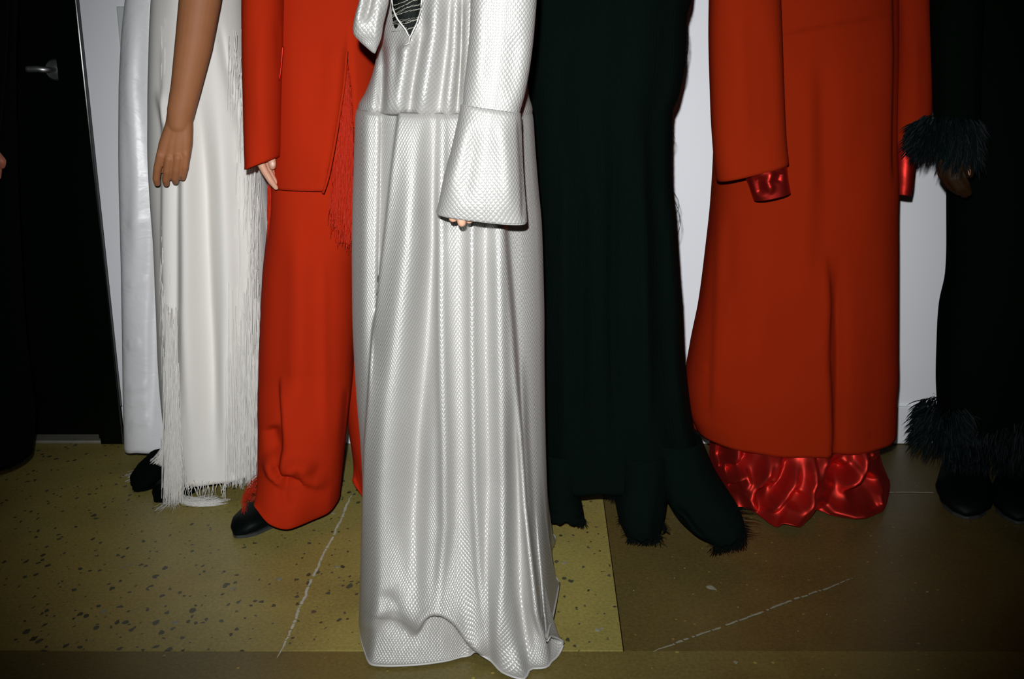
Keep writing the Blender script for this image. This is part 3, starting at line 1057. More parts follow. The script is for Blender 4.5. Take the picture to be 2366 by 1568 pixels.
# near sleeve
rows = [(590, -560, 680, -560, .055), (575, -400, 668, -400, .055), (570, -200, 656, -200, .052), (567, 0, 650, 0, .05), (567, 120, 649, 120, .048), (569, 240, 646, 240, .047), (571, 330, 644, 330, .046), (573, 372, 643, 352, .046), (573, 391, 642, 361, .046)]
sleeve, _ = loft('sleeve', rows, 2.00, M['red_wool'], P2, 140, 110, expo=2.3, seed=12, wob=.003, solid=.004,
                 folds=[('r', [(610, 20), (602, 200), (606, 350)], .005, 18), ('r', [(636, 30), (640, 100), (643, 180)], -.006, 8)])
# far sleeve behind the white gown
rows = [(860, -560, 940, -560, .055), (878, -300, 960, -300, .052), (890, 0, 965, 0, .05), (896, 200, 965, 200, .047), (900, 350, 965, 360, .046)]
loft('sleeve', rows, 2.18, M['red_wool'], P2, 70, 50, expo=2.3, seed=13, wob=.003, solid=.004)
# red fringed scarf hanging between the jacket fronts
lines = []
for _ in range(900):
    y0 = random.uniform(150, 520)
    u = random.random()
    xa = np.interp(y0, [150, 300, 450, 520], [797, 784, 762, 770])
    xb = np.interp(y0, [150, 300, 450, 520], [805, 814, 818, 818])
    x0 = xa + (xb - xa) * u
    lines.append(fall(x0, y0, min(y0 + random.uniform(30, 120), 600 - 60 * abs(u - .7) - random.uniform(0, 70)), YR - .128 + random.uniform(-.016, .01), 7, 7, .003))
strands('scarf_fringe', lines, M['red_thread'], P2, .0010, .0005)
rows = [(796, -60, 808, -60, .006), (794, 90, 812, 90, .012), (780, 260, 818, 260, .014), (764, 420, 820, 420, .015), (772, 560, 818, 560, .012)]
loft('scarf', rows, YR - .090, M['red_thread'], P2, 60, 60, expo=2.5, seed=15, wob=.01, solid=.001)
lines = []
for _ in range(200):
    x0 = random.uniform(619, 638)
    lines.append(fall(x0, random.uniform(425, 470), random.uniform(505, 553), 2.06 + random.uniform(-.01, .01), 7, 4, .002))
for _ in range(150):      # side-seam fringe near the hem
    lines.append(fall(random.uniform(604, 612), random.uniform(980, 1040), random.uniform(1050, 1085), 2.06 + random.uniform(-.01, .01), 6, 3, .002))
strands('side_fringe', lines, M['red_thread'], P2, .0009, .0004)
lines = []
for _ in range(34):       # loops of thread by the shoe
    k = random.uniform(0, 1)
    pts = [(620 - 8 * k, 1086 + 6 * k), (596 + 6 * k, 1098 + 14 * k), (572 + 12 * k, 1125 + 8 * k), (560 + 14 * k, 1152 + 3 * k), (562 + 10 * k, 1186 - 26 * k)]
    j = random.gauss(0, 4)
    lines.append(curve_pts([W(x + random.gauss(0, 3.5), y + j, 2.055 - .03 * i / 4 + random.gauss(0, .004)) for i, (x, y) in enumerate(pts)], 12))
for _ in range(30):
    a0 = random.uniform(0, 6.28)
    rr = random.uniform(7, 17)
    ctr = (585 + random.gauss(0, 3), 1142 + random.gauss(0, 3))
    lines.append([W(ctr[0] + rr * math.cos(a0 + q) * 1.2, ctr[1] + rr * .75 * math.sin(a0 + q), 2.04 + random.gauss(0, .003)) for q in np.linspace(0, 4.5, 14)])
strands('hem_threads', lines, M['red_thread'], P2, .0005, .00025)
shoe(P2, floor_pt(735, 1140), floor_pt(544, 1243), .092, .085, M['leather'], sole='pale')
shoe(P2, floor_pt(900, 1065), floor_pt(880, 1150), .085, .075, M['leather'])
# hand below the cuff
YH = 2.00
fine = [px_chain([(600, 60, 28, .01), (604, 200, 25, .005), (608, 300, 22), (612, 345, 19)], YH),
        px_chain([(600, 350, 12), (600, 372, 9.5, -.004), (612, 396, 8.2, -.008), (626, 418, 7.6, -.006), (638, 434, 5.5, -.002)], YH),
        px_chain([(612, 350, 12, .006), (614, 380, 8.5, .008), (624, 402, 7.8, .008), (636, 421, 6.5, .012)], YH),
        px_chain([(618, 350, 12, .014), (622, 380, 8.5, .018), (630, 400, 7.5, .020), (640, 412, 6.5, .024)], YH),
        px_chain([(624, 352, 11, .02), (630, 380, 8, .026), (636, 398, 7, .03), (642, 406, 6, .034)], YH),
        px_chain([(622, 345, 13, -.004), (627, 365, 9.5, -.012), (629, 379, 8.8, -.014), (629, 384, 8, -.012)], YH)]
coarse = figure(cx, YR + .02, feet=[floor_pt(722, 1138), floor_pt(895, 1085)], r=.85, slim=.7)
coarse += [[(cx - .15, YR, 1.40, .045), (fine[0][0][0], YR - .06, 1.18, .038), tuple(fine[0][0])], [(cx + .15, YR + .03, 1.40, .045), (cx + .19, YR + .05, 1.12, .036), (cx + .19, YR + .05, .85, .027), (cx + .19, YR + .04, .78, .03)]]
body(P2, M['skin_pale'], coarse, fine, .0019)
# thumbnail
def nail(px, py, Y, wpx, hpx, parent, mat, roll=0.0):
    c = W(px, py, Y)
    s = pxm(Y)
    V, f = [], []
    k = 14
    V.append((c[0], c[1] - .0018, c[2]))
    for ring, (q, dy) in enumerate(((.6, -.0012), (1.0, .001))):
        for j in range(k):
            a = 2 * math.pi * j / k
            x = math.cos(a) * wpx * s * q
            z = math.sin(a) * hpx * s * q
            V.append((c[0] + x * math.cos(roll) - z * math.sin(roll), c[1] + dy, c[2] + x * math.sin(roll) + z * math.cos(roll)))
    for j in range(k):
        f.append((0, 1 + j, 1 + (j + 1) % k))
        f.append((1 + j, 1 + k + j, 1 + k + (j + 1) % k, 1 + (j + 1) % k))
    mesh_obj('fingernail', V, f, mat, parent)
nail(629, 379, YH - .0145 - 8.4 * pxm(YH), 5.2, 6.5, P2, M['nail'])

# ================================================================== PERSON IN THE IVORY GOWN (foremost)
YG = 1.74
cx = float(W(1035, 600, YG)[0])
P3 = person(cx, YG, 'foremost person in a long ivory textured silk gown with a wide cuff')
# skirt
rows = [(828, 252, 1228, 262, .100), (826, 262, 1230, 272, .112), (823, 330, 1234, 330, .118), (820, 430, 1242, 430, .122), (818, 520, 1250, 520, .126), (818, 640, 1254, 640, .130), (820, 760, 1256, 760, .134), (828, 900, 1257, 900, .138),
        (838, 1020, 1259, 1020, .142), (845, 1130, 1262, 1130, .150), (845, 1215, 1268, 1215, .162), (842, 1290, 1272, 1290, .175), (840, 1365, 1276, 1365, .185)]
hp = lambda x, y, z=.006: floor_pt(x, y, z)
hem = [(0, hp(1275, 1262)), (12, hp(1272, 1318, .05)), (20, hp(1292, 1345, .02)), (27, hp(1272, 1442, .05)), (31, hp(1262, 1464, .06)), (37, hp(1302, 1482, .02)), (45, hp(1285, 1518)), (52, hp(1258, 1536)), (57, hp(1226, 1545)), (61, hp(1210, 1568)),
       (67, hp(1163, 1552, .01)), (73, hp(1132, 1520, .012)), (80, hp(1104, 1497, .02)), (84, hp(1080, 1512)), (92, hp(1030, 1524)), (105, hp(960, 1533)), (118, hp(905, 1535)), (128, hp(862, 1531)),
       (140, hp(846, 1498, .004)), (158, hp(838, 1440)), (180, hp(842, 1370)), (205, hp(860, 1300)), (240, hp(940, 1235)), (270, hp(1040, 1210)), (310, hp(1160, 1205)), (340, hp(1262, 1225)), (352, hp(1283, 1243))]
gown, GP = loft('gown_skirt', rows, YG, M['hammered'], P3, 460, 340, expo=2.25, seed=21, hem=hem, hem_from=.66, solid=.0016, folds=[
    ('s', [(940, 60), (925, 258), (907, 400), (893, 530), (879, 640), (866, 760), (857, 900), (848, 1010), (838, 1300), (825, 1600)], .042, 3, 1, 120),
    ('s', [(1150, 330), (1160, 450), (1167, 520), (1177, 640), (1187, 760), (1197, 900), (1204, 1000), (1214, 1150), (1229, 1260), (1247, 1400), (1265, 1470), (1275, 1600)], .040, 3, -1, 120),
    ('s', [(880, 150), (876, 262), (873, 500), (869, 700), (864, 900)], -.020, 3, 1, 20),
    ('r', [(850, 100), (848, 400), (846, 700), (846, 1000)], .010, 16),
    ('r', [(970, 150), (965, 300), (962, 420), (952, 540), (930, 720), (908, 900), (892, 1100), (882, 1300), (880, 1480)], .026, 32),
    ('r', [(1005, 120), (1003, 280), (1000, 420), (1000, 560), (985, 800), (966, 1000), (956, 1200), (960, 1330), (974, 1440), (990, 1520)], -.034, 25),
    ('r', [(1024, 100), (1022, 300), (1018, 480), (1021, 700), (1030, 1000), (1031, 1200), (1016, 1370), (1000, 1480)], .022, 12),
    ('r', [(1060, 200), (1060, 420), (1060, 700), (1065, 1000), (1062, 1300), (1070, 1420)], -.010, 20),
    ('r', [(1092, 260), (1092, 480), (1092, 800), (1098, 1100), (1108, 1300), (1118, 1420), (1130, 1540)], .013, 10),
    ('r', [(1122, 300), (1124, 800), (1128, 1100), (1122, 1300), (1120, 1420)], -.011, 14),
    ('r', [(1148, 300), (1152, 500), (1157, 800), (1166, 1100), (1163, 1300), (1150, 1440), (1140, 1560)], .018, 17),
    ('r', [(1188, 850), (1192, 1000), (1197, 1200), (1202, 1380), (1215, 1500), (1225, 1600)], -.034, 20),
    ('r', [(1200, 800), (1208, 1000), (1222, 1230), (1238, 1380), (1262, 1470), (1310, 1490)], .026, 9),
    ('c', [(950, 1475), (968, 1448), (985, 1412), (1010, 1396), (1045, 1416), (1078, 1462), (1110, 1500), (1130, 1530)], .030, 4, 1, 55),
    ('r', [(895, 1330), (915, 1400), (935, 1450), (950, 1500)], -.010, 26), ('r', [(835, 1440), (870, 1395), (915, 1370)], .010, 24)])
sub(gown)
hemline = GP[-1].copy()
tube('rolled_hem', hemline[::2], .0022, M['hammered_flat'], gown, 6, closed=True)
# bodice with a deep front slit
rows = [(905, -560, 1150, -560, .07, 1.70), (880, -480, 1200, -480, .09, 1.71), (890, -300, 1180, -300, .105, 1.72), (888, -150, 1170, -150, .105), (884, 0, 1195, 0, .108), (880, 90, 1205, 90, .112), (868, 160, 1214, 165, .118), (848, 215, 1220, 222, .122), (832, 245, 1228, 256, .118), (831, 256, 1227, 266, .108)]
vcut = [(902, -300), (906, 10), (917, 40), (940, 66), (948, 84), (956, 66), (968, 40), (974, 12), (975, -300)]
bod, BP = loft('bodice', rows, YG, M['hammered'], P3, 320, 160, expo=2.25, seed=23, solid=.0018, cut=vcut, folds=[
    ('r', [(950, 60), (936, 150), (926, 215), (922, 300)], .020, 18),
    ('r', [(880, 60), (884, 150), (880, 215), (874, 300)], -.022, 10), ('r', [(905, 80), (904, 170), (900, 300)], .012, 13),
    ('r', [(985, 20), (966, 110), (950, 200), (938, 300)], -.018, 13), ('r', [(1015, -80), (1004, 80), (985, 190), (965, 320)], .020, 18),
    ('r', [(1045, -60), (1032, 100), (1020, 200), (1005, 320)], -.014, 13), ('r', [(1056, -60), (1050, 120), (1038, 220), (1030, 320)], .012, 10), ('r', [(1068, -60), (1064, 120), (1058, 220), (1052, 320)], -.020, 9),
    ('r', [(1092, -80), (1084, 120), (1080, 320)], .012, 14),
    ('c', [(925, 70), (948, 86), (950, 100), (930, 112), (915, 112)], .008, 3, 1, 20)])
sub(bod)
yb_ = YG - .128
vr = curve_pts([W(x, y, YG - .116 - .010 * (y > 30)) for x, y in ((902, -200), (905, 0), (916, 40), (938, 70), (947, 88))], 30)
tube('neckline_binding', vr, .0013, M['hammered_flat'], bod, 7)
vr = curve_pts([W(x, y, YG - .118 - .010 * (y > 30)) for x, y in ((976, -200), (974, 8), (966, 45), (956, 68), (947, 88), (944, 100), (936, 104))], 30)
tube('neckline_binding', vr, .0013, M['hammered_flat'], bod, 7)
# lace top inside the slit
rows = [(900, -420, 990, -420, .02), (902, -100, 988, -100, .022), (908, 60, 984, 60, .022), (915, 130, 975, 130, .015)]
lace, _ = loft('lace_top', rows, YG - .072, M['lace'], P3, 70, 60, seed=24, wob=.004)
sub(lace)
for k, (y0, y1) in enumerate(((12, -14), (22, -2), (34, 8), (40, 14), (55, 36), (62, 42), (72, 60), (-30, -60), (-60, -85))):
    ln = []
    for _ in range(2):
        j = random.uniform(-2, 2)
        ln.append([W(905 + 70 * u, y0 + 3 * math.sin(u * 5 + k) + (y1 - y0) * u + j + random.uniform(-1.5, 1.5), YG - .0960 + .004 * abs(u - .5)) for u in np.linspace(0, 1, 22)])
    strands('lace_stripe', ln, M['lace_thread'], lace, .00035, .00035)
# tie end with its loop at the near hip
rows = [(935, -430, 985, -430, .010, 1.625), (915, -330, 968, -330, .012, 1.615), (880, -230, 940, -230, .012, 1.60), (852, -130, 910, -130, .013, 1.585), (840, -50, 902, -50, .018, 1.575), (834, 0, 897, 0, .022), (824, 35, 889, 35, .024), (818, 62, 883, 62, .022), (819, 78, 880, 82, .018), (830, 92, 876, 96, .012), (846, 107, 870, 110, .008), (860, 119, 866, 122, .003)]
loft('tie_end', rows, 1.57, M['hammered'], P3, 120, 110, expo=2.1, seed=26, solid=.0012, cap=True, folds=[
    ('r', [(866, -60), (852, 10), (838, 62)], -.016, 9), ('r', [(845, -40), (830, 30), (822, 70)], .008, 8), ('r', [(880, 0), (872, 50), (864, 116)], .005, 8)])
# sleeve and turned-back cuff
rows = [(1060, -640, 1180, -640, .06, 1.68), (1075, -420, 1220, -420, .055, 1.60), (1086, -200, 1240, -200, .045), (1090, -20, 1238, -20, .042), (1088, 70, 1232, 70, .040), (1082, 140, 1224, 140, .040), (1075, 200, 1212, 210, .042), (1072, 250, 1198, 262, .043)]
slv, _ = loft('sleeve', rows, 1.53, M['hammered'], P3, 180, 120, expo=2.8, seed=27, wob=.002, solid=.0018,
              folds=[('r', [(1110, -40), (1106, 120), (1100, 240)], .006, 20), ('r', [(1190, 60), (1180, 240)], -.004, 20)])
rows = [(1069, 243, 1199, 262, .046), (1068, 250, 1200, 272, .050), (1060, 290, 1201, 300, .052), (1046, 350, 1203, 352, .052), (1030, 410, 1206, 410, .052), (1020, 460, 1210, 462, .050), (1014, 484, 1213, 498, .046), (1012, 489, 1214, 512, .044)]
cuff, CPT = loft('cuff', rows, 1.52, M['hammered'], P3, 200, 130, expo=2.6, seed=28, wob=.0015, solid=.003, folds=[
    ('r', [(1085, 262), (1060, 360), (1030, 470)], .006, 16), ('r', [(1100, 290), (1085, 400), (1070, 480)], -.004, 16),
    ('r', [(1150, 250), (1168, 380), (1175, 505)], .006, 20), ('s', [(1190, 262), (1198, 400), (1203, 520)], -.014, 3, 1, 20)])
sub(cuff)
tube('cuff_edge', CPT[-1][::2], .0024, M['hammered_flat'], cuff, 6, closed=True)
tube('cuff_edge', CPT[0][::2], .0022, M['hammered_flat'], cuff, 6, closed=True)
# far sleeve, hanging on the other side (behind the tie)
# hand inside the cuff: fingertips show below the edge
YH = 1.50
fine = [px_chain([(1120, 120, 34, .03), (1115, 250, 30, .02), (1100, 350, 26, .01)], YH),
        px_chain([(1095, 365, 24), (1080, 420, 24), (1072, 450, 20)], YH), px_chain([(1075, 400, 20), (1060, 450, 16)], YH), px_chain([(1095, 400, 20), (1092, 455, 16)], YH),
        px_chain([(1050, 440, 13), (1046, 475, 12), (1047, 503, 11, -.004)], YH), px_chain([(1064, 445, 13), (1064, 490, 12, -.004), (1067, 514, 10.5, -.002)], YH - .012),
        px_chain([(1080, 445, 13), (1080, 480, 12), (1084, 507, 10)], YH), px_chain([(1096, 445, 12), (1096, 475, 11), (1098, 500, 9.5)], YH)]
coarse = figure(cx, YG + .02, feet=[(cx - .08, YG + .02, 0), (cx + .08, YG + .02, 0)], r=.85, slim=.8)
f0 = fine[0][0]
coarse += [[(cx + .15, YG, 1.40, .045), (f0[0] + .01, YG - .06, 1.16, .038), tuple(f0)], [(cx - .15, YG + .03, 1.40, .045), (cx - .13, YG + .06, 1.22, .034), (cx - .04, YG + .06, 1.12, .03)]]
body(P3, M['skin_pale'], coarse, fine, .002)
shoe(P3, (cx - .08, YG + .06, 0), (cx - .09, YG - .15, 0), .085, .08, M['leather'])
shoe(P3, (cx + .08, YG + .06, 0), (cx + .09, YG - .15, 0), .085, .08, M['leather'])

# ================================================================== PERSON IN THE BLACK RAW-EDGED DRESS
YB = 2.10
cx = float(W(1400, 600, YB)[0])
P4 = person(cx, YB, 'person in a black raw-edged crepe dress between the ivory gown and the red coat')
rows = [(1270, -700, 1520, -700, .08), (1230, -620, 1590, -620, .10), (1210, -400, 1620, -400, .115), (1205, -150, 1606, -150, .12), (1200, 0, 1594, 0, .12), (1200, 40, 1583, 40, .12), (1200, 140, 1579, 140, .12), (1205, 225, 1563, 225, .12), (1210, 258, 1550, 258, .12), (1215, 400, 1549, 400, .12), (1220, 500, 1558, 500, .12),
        (1224, 620, 1566, 620, .12), (1228, 700, 1572, 700, .122), (1230, 800, 1576, 800, .125), (1234, 900, 1586, 900, .128), (1238, 1000, 1604, 1000, .13), (1242, 1050, 1624, 1050, .13), (1246, 1092, 1640, 1092, .128)]
bd, BDP = loft('dress', rows, YB, M['black_crepe'], P4, 240, 200, expo=2.3, seed=31, wob=.006, drape=.010, drape_lo=6, drape_hi=18, hem_wave=.008, folds=[
    ('r', [(1300, 300), (1310, 1100)], .010, 16), ('r', [(1420, 250), (1415, 700), (1425, 1100)], -.014, 14), ('r', [(1480, 250), (1500, 1100)], .010, 14), ('r', [(1350, 300), (1345, 1100)], -.010, 14)])
sub(bd)
# torn edge along the silhouette and loose threads
lines = []
for _ in range(420):
    y0 = random.uniform(-80, 1040)
    x0 = np.interp(y0, [-80, 0, 40, 140, 225, 258, 400, 500, 620, 700, 800, 900, 1000, 1050], [1600, 1594, 1583, 1579, 1563, 1550, 1549, 1558, 1566, 1572, 1576, 1586, 1604, 1624])
    k = random.uniform(2, 6)
    lines.append([W(x0 - 8 + (8 + k) * u, y0 + 5 * u + random.uniform(-2, 4) * u, YB - .01 + random.uniform(-.01, .01)) for u in np.linspace(0, 1, 4)])
for y0, y1, out in ((60, 165, 10), (75, 150, 6), (130, 200, 14), (120, 185, 8), (440, 495, 14), (455, 545, 22), (470, 530, 10), (640, 760, 8), (300, 340, 8)):
    for _ in range(2):
        x0 = np.interp(y0, [0, 140, 225, 258, 400, 500, 620], [1594, 1579, 1563, 1550, 1549, 1558, 1566])
        x1 = np.interp(y1, [0, 140, 225, 258, 400, 500, 620], [1594, 1579, 1563, 1550, 1549, 1558, 1566])
        o2 = out * random.uniform(.6, 1.2)
        lines.append([W(x0 + (x1 - x0) * u + o2 * math.sin(math.pi * u * .9) + random.uniform(-.6, .6), y0 + (y1 - y0) * u, YB - .01) for u in np.linspace(0, 1, 12)])
strands('raw_edge', lines, M['black_thread'], bd, .0006, .0003)
# three trailing hem panels
rows = [(1252, 1040, 1350, 1040, .05, 2.04), (1254, 1120, 1336, 1120, .05, 2.03), (1258, 1170, 1344, 1170, .045, 2.02), (1262, 1192, 1349, 1196, .04, 2.01)]
loft('hem_panel', rows, 2.03, M['black_crepe'], bd, 90, 50, seed=33, wob=.008, hem_wave=.006)
rows = [(1420, 1040, 1550, 1040, .06, 2.02), (1428, 1110, 1545, 1110, .06, 2.01), (1424, 1160, 1536, 1160, .06, 1.99), (1432, 1200, 1530, 1200, .05, 1.97), (1446, 1230, 1522, 1232, .035, 1.955)]
loft('hem_panel', rows, 2.0, M['black_crepe'], bd, 100, 60, seed=34, wob=.008, hem_wave=.006, drape=.005)
rows = [(1490, 1010, 1618, 1010, .07, 2.04), (1510, 1090, 1648, 1080, .07, 2.02), (1535, 1140, 1672, 1120, .065, 1.99), (1565, 1190, 1698, 1160, .055, 1.955), (1600, 1226, 1714, 1196, .045, 1.925), (1640, 1250, 1718, 1232, .032, 1.905)]
loft('hem_panel', rows, 2.0, M['black_crepe'], bd, 140, 90, seed=35, wob=.006, hem_wave=.006, folds=[
    ('r', [(1538, 1145), (1560, 1170), (1580, 1185), (1600, 1215), (1622, 1235), (1642, 1250)], .022, 5), ('r', [(1560, 1110), (1620, 1190), (1680, 1240)], -.008, 18)])
lines = []
def tuft(xa, ya, xb, yb, n, Y, lo, hi, sway=8):
    for _ in range(n):
        u = random.random()
        x, y = xa + (xb - xa) * u, ya + (yb - ya) * u
        L = random.uniform(lo, hi)
        dx = random.gauss(0, sway)
        lines.append([W(x + dx * q * q, y + L * q - 6, Y + random.uniform(-.006, .006)) for q in np.linspace(0, 1, 5)])
tuft(1262, 1185, 1350, 1200, 300, 1.985, 4, 24)
tuft(1320, 1195, 1350, 1205, 120, 1.985, 10, 24, 6)
tuft(1432, 1190, 1470, 1240, 160, 1.96, 6, 22)
tuft(1450, 1228, 1524, 1236, 380, 1.94, 10, 36)
tuft(1522, 1180, 1538, 1230, 120, 1.96, 4, 20)
tuft(1650, 1252, 1722, 1236, 420, 1.895, 8, 42)
tuft(1700, 1170, 1722, 1240, 160, 1.92, 3, 14, 10)
tuft(1400, 1130, 1432, 1150, 120, 2.0, 5, 26, 5)
for _ in range(14):
    x, y = random.uniform(1690, 1725), random.uniform(1170, 1240)
    L = random.uniform(15, 48)
    lines.append([W(x + L * q, y + random.uniform(2, 10) * q * q, 1.92) for q in np.linspace(0, 1, 6)])
strands('hem_tufts', lines, M['black_thread'], bd, .0011, .0004)
body(P4, M['skin_left'], figure(cx, YB + .02, feet=[floor_pt(1330, 1105), floor_pt(1540, 1110)], r=.85, slim=.75)
     + [[(cx - .15, YB, 1.40, .045), (cx - .12, YB, 1.18, .032), (cx - .05, YB + .02, 1.1, .028)], [(cx + .15, YB, 1.40, .045), (cx + .12, YB, 1.18, .032), (cx + .05, YB + .02, 1.1, .028)]])
shoe(P4, floor_pt(1310, 1095), floor_pt(1290, 1192), .08, .07, M['leather'], sole=True)
shoe(P4, floor_pt(1560, 1110), floor_pt(1668, 1255), .085, .07, M['leather'], sole=True)

# ================================================================== PERSON IN THE RED COAT
YC = 2.27
cx = float(W(1860, 600, YC)[0])
P5 = person(cx, YC, 'person in a long deep red wool coat over a crimson satin skirt')
rows = [(1730, -700, 1990, -700, .08), (1690, -620, 2060, -620, .105), (1680, -400, 2060, -400, .12), (1668, -200, 2062, -200, .125), (1660, 0, 2064, 0, .13), (1658, 200, 2064, 200, .132), (1656, 370, 2062, 370, .134), (1649, 480, 2060, 480, .135), (1640, 560, 2060, 560, .136), (1622, 700, 2060, 700, .138), (1602, 800, 2060, 800, .14),
        (1590, 880, 2059, 880, .142), (1594, 940, 2057, 940, .142), (1612, 985, 2056, 985, .142)]
coat, COP = loft('coat', rows, YC, M['red_wool_dark'], P5, 300, 220, expo=2.5, seed=41, wob=.004, solid=.005, hem_wave=.003, dip=.018, folds=[
    ('s', [(1905, 560), (1912, 700), (1908, 820), (1914, 900), (1918, 980), (1908, 1130)], .022, 4, -1, 60),
    ('r', [(1932, 560), (1937, 800), (1934, 1100)], -.016, 16),
    ('s', [(1656, 430), (1655, 650), (1648, 850), (1645, 990)], .010, 5, 1, 80),
    ('r', [(1860, 60), (1866, 400), (1850, 800)], .008, 26), ('r', [(1900, 100), (1905, 500)], -.006, 24), ('r', [(1760, 500), (1740, 950)], .007, 40), ('r', [(1690, 470), (1680, 700)], -.006, 18),
    ('c', [(1700, 100), (1810, 77), (1905, 58), (2005, 41), (2100, 24)], .009, 2.5, 1, 60),
    ('s', [(2056, -100), (2062, 120), (2060, 300), (2058, 440)], -.02, 4, 1, 30),
    ('r', [(1610, 840), (1640, 852)], .004, 5), ('r', [(1985, 984), (2010, 992)], .003, 4)])
sub(coat)
# front hem dips lower: the lapped front panel
# back panel seen under the hem at the side
rows = [(1965, 760, 2052, 760, .04), (1965, 950, 2050, 950, .04), (1962, 1020, 2046, 1024, .04)]
loft('coat_tail', rows, 2.36, M['red_wool_dark'], coat, 60, 30, seed=43, wob=.003)
rows = [(1596, 800, 1680, 800, .03), (1596, 960, 1680, 960, .03), (1599, 985, 1660, 1000, .03)]
loft('coat_tail', rows, 2.34, M['red_wool_dark'], coat, 60, 30, seed=44, wob=.003)
# sleeves
rows = [(1690, -560, 1800, -560, .06), (1662, -400, 1796, -400, .06), (1648, -150, 1790, -150, .058), (1644, 0, 1796, 0, .057), (1643, 90, 1800, 90, .056), (1646, 200, 1804, 200, .055), (1650, 300, 1808, 300, .054), (1655, 370, 1812, 350, .053), (1659, 404, 1814, 366, .052), (1661, 417, 1815, 378, .052)]
s1, S1P = loft('sleeve', rows, 2.10, M['red_wool_dark'], P5, 150, 120, expo=2.5, seed=45, wob=.004, solid=.004, folds=[('r', [(1700, 0), (1710, 200), (1720, 380)], .007, 24), ('r', [(1770, 50), (1780, 360)], -.004, 22)])
rows = [(1716, 372, 1812, 360, .036), (1722, 400, 1815, 385, .038), (1732, 425, 1817, 408, .038), (1741, 452, 1821, 432, .037), (1745, 462, 1823, 444, .036)]
loft('sleeve_lining', rows, 2.09, M['red_lining'], P5, 110, 60, expo=2.2, seed=46, wob=.003, folds=[
    ('r', [(1785, 388), (1772, 420), (1785, 450)], .008, 9), ('r', [(1803, 395), (1795, 425)], -.006, 8), ('r', [(1752, 400), (1762, 455)], -.010, 12)])
rows = [(1990, -560, 2080, -560, .06), (2035, -400, 2110, -400, .058), (2050, -150, 2128, -150, .055), (2058, 0, 2136, 0, .053), (2060, 120, 2141, 120, .052), (2058, 220, 2142, 220, .051), (2060, 300, 2138, 296, .050), (2062, 338, 2132, 326, .049)]
loft('sleeve', rows, 2.25, M['red_wool_dark'], P5, 120, 90, expo=2.4, seed=47, wob=.004, solid=.004, folds=[('r', [(2082, -20), (2078, 160), (2066, 330)], -.012, 7), ('r', [(2110, 40), (2112, 300)], .005, 16)])
rows = [(2060, 325, 2128, 318, .035), (2060, 350, 2114, 345, .036), (2060, 400, 2106, 396, .036), (2060, 430, 2103, 430, .035), (2060, 446, 2099, 450, .034)]
loft('sleeve_lining', rows, 2.25, M['red_lining'], P5, 90, 50, expo=2.2, seed=48, wob=.003)
# satin skirt pooling under the coat
rows = [(1690, 780, 2030, 780, .11), (1665, 900, 2025, 900, .12), (1648, 970, 2016, 970, .125), (1642, 1030, 2020, 1030, .13), (1640, 1060, 2030, 1062, .135), (1642, 1085, 2038, 1090, .14)]
hem = [(0, hp(2052, 1105, .03)), (12, hp(2048, 1160, .012)), (22, hp(2034, 1182)), (38, hp(1990, 1190)), (52, hp(1930, 1188)), (62, hp(1888, 1176, .012)), (68, hp(1872, 1180, .02)), (75, hp(1852, 1214, .006)), (82, hp(1838, 1214, .016)), (92, hp(1812, 1208, .020)), (100, hp(1792, 1216, .006)),
       (112, hp(1755, 1190, .006)), (122, hp(1738, 1170, .010)), (135, hp(1706, 1172, .006)), (150, hp(1676, 1150)), (165, hp(1652, 1125)), (180, hp(1640, 1100, .01)), (225, hp(1690, 1062, .02)), (270, hp(1840, 1045, .02)), (315, hp(1990, 1050, .02))]
satin, SP_ = loft('satin_skirt', rows, YC, M['red_satin'], P5, 360, 220, expo=2.4, seed=51, wob=.0015, hem=hem, hem_from=.55, solid=.0012, folds=[
    ('r', [(1700, 1000), (1698, 1050), (1680, 1075)], 0.0341, 16), ('r', [(1672, 1010), (1668, 1050), (1672, 1075)], -0.0341, 12),
    ('r', [(1735, 1010), (1722, 1060), (1690, 1085)], -0.0248, 13),
    ('r', [(1655, 1095), (1690, 1105), (1720, 1092), (1724, 1105), (1712, 1125), (1690, 1135)], 0.0310, 10), ('r', [(1675, 1085), (1705, 1082)], -0.0186, 12), ('r', [(1680, 1118), (1710, 1112)], -0.0155, 9), ('r', [(1640, 1068), (1665, 1070)], 0.0186, 8),
    ('r', [(1780, 1030), (1765, 1080), (1735, 1125), (1728, 1140), (1742, 1175), (1760, 1200)], 0.0403, 13),
    ('r', [(1800, 1040), (1785, 1090), (1780, 1125)], 0.0248, 21), ('r', [(1760, 1115), (1752, 1130), (1770, 1135)], -0.0310, 13),
    ('r', [(1822, 1040), (1818, 1090), (1800, 1130), (1770, 1150)], -0.0310, 16),
    ('r', [(1752, 1165), (1785, 1168), (1812, 1140), (1830, 1110), (1840, 1060)], 0.0279, 13),
    ('r', [(1875, 1030), (1878, 1100), (1870, 1160), (1858, 1200)], 0.0341, 12), ('s', [(1884, 1040), (1882, 1090), (1876, 1150)], -0.0310, 4, 1, 14), ('r', [(1830, 1180), (1850, 1130)], -0.0186, 18),
    ('r', [(1915, 1040), (1900, 1080), (1885, 1130)], 0.0279, 16), ('r', [(1890, 1140), (1920, 1170), (1970, 1182), (2030, 1178)], 0.0279, 13),
    ('r', [(1905, 1100), (1940, 1085), (1968, 1092)], -0.0403, 18), ('r', [(1995, 1010), (1990, 1070), (1975, 1100), (1945, 1125), (1930, 1128)], 0.0403, 12),
    ('r', [(1940, 1060), (1965, 1075), (1985, 1075)], 0.0155, 13), ('r', [(1950, 1140), (2000, 1130), (2020, 1090)], -0.0310, 23), ('r', [(2005, 1040), (2030, 1050)], 0.0186, 10), ('r', [(2042, 1105), (2030, 1140), (2036, 1175)], 0.0217, 9)])
sub(satin)
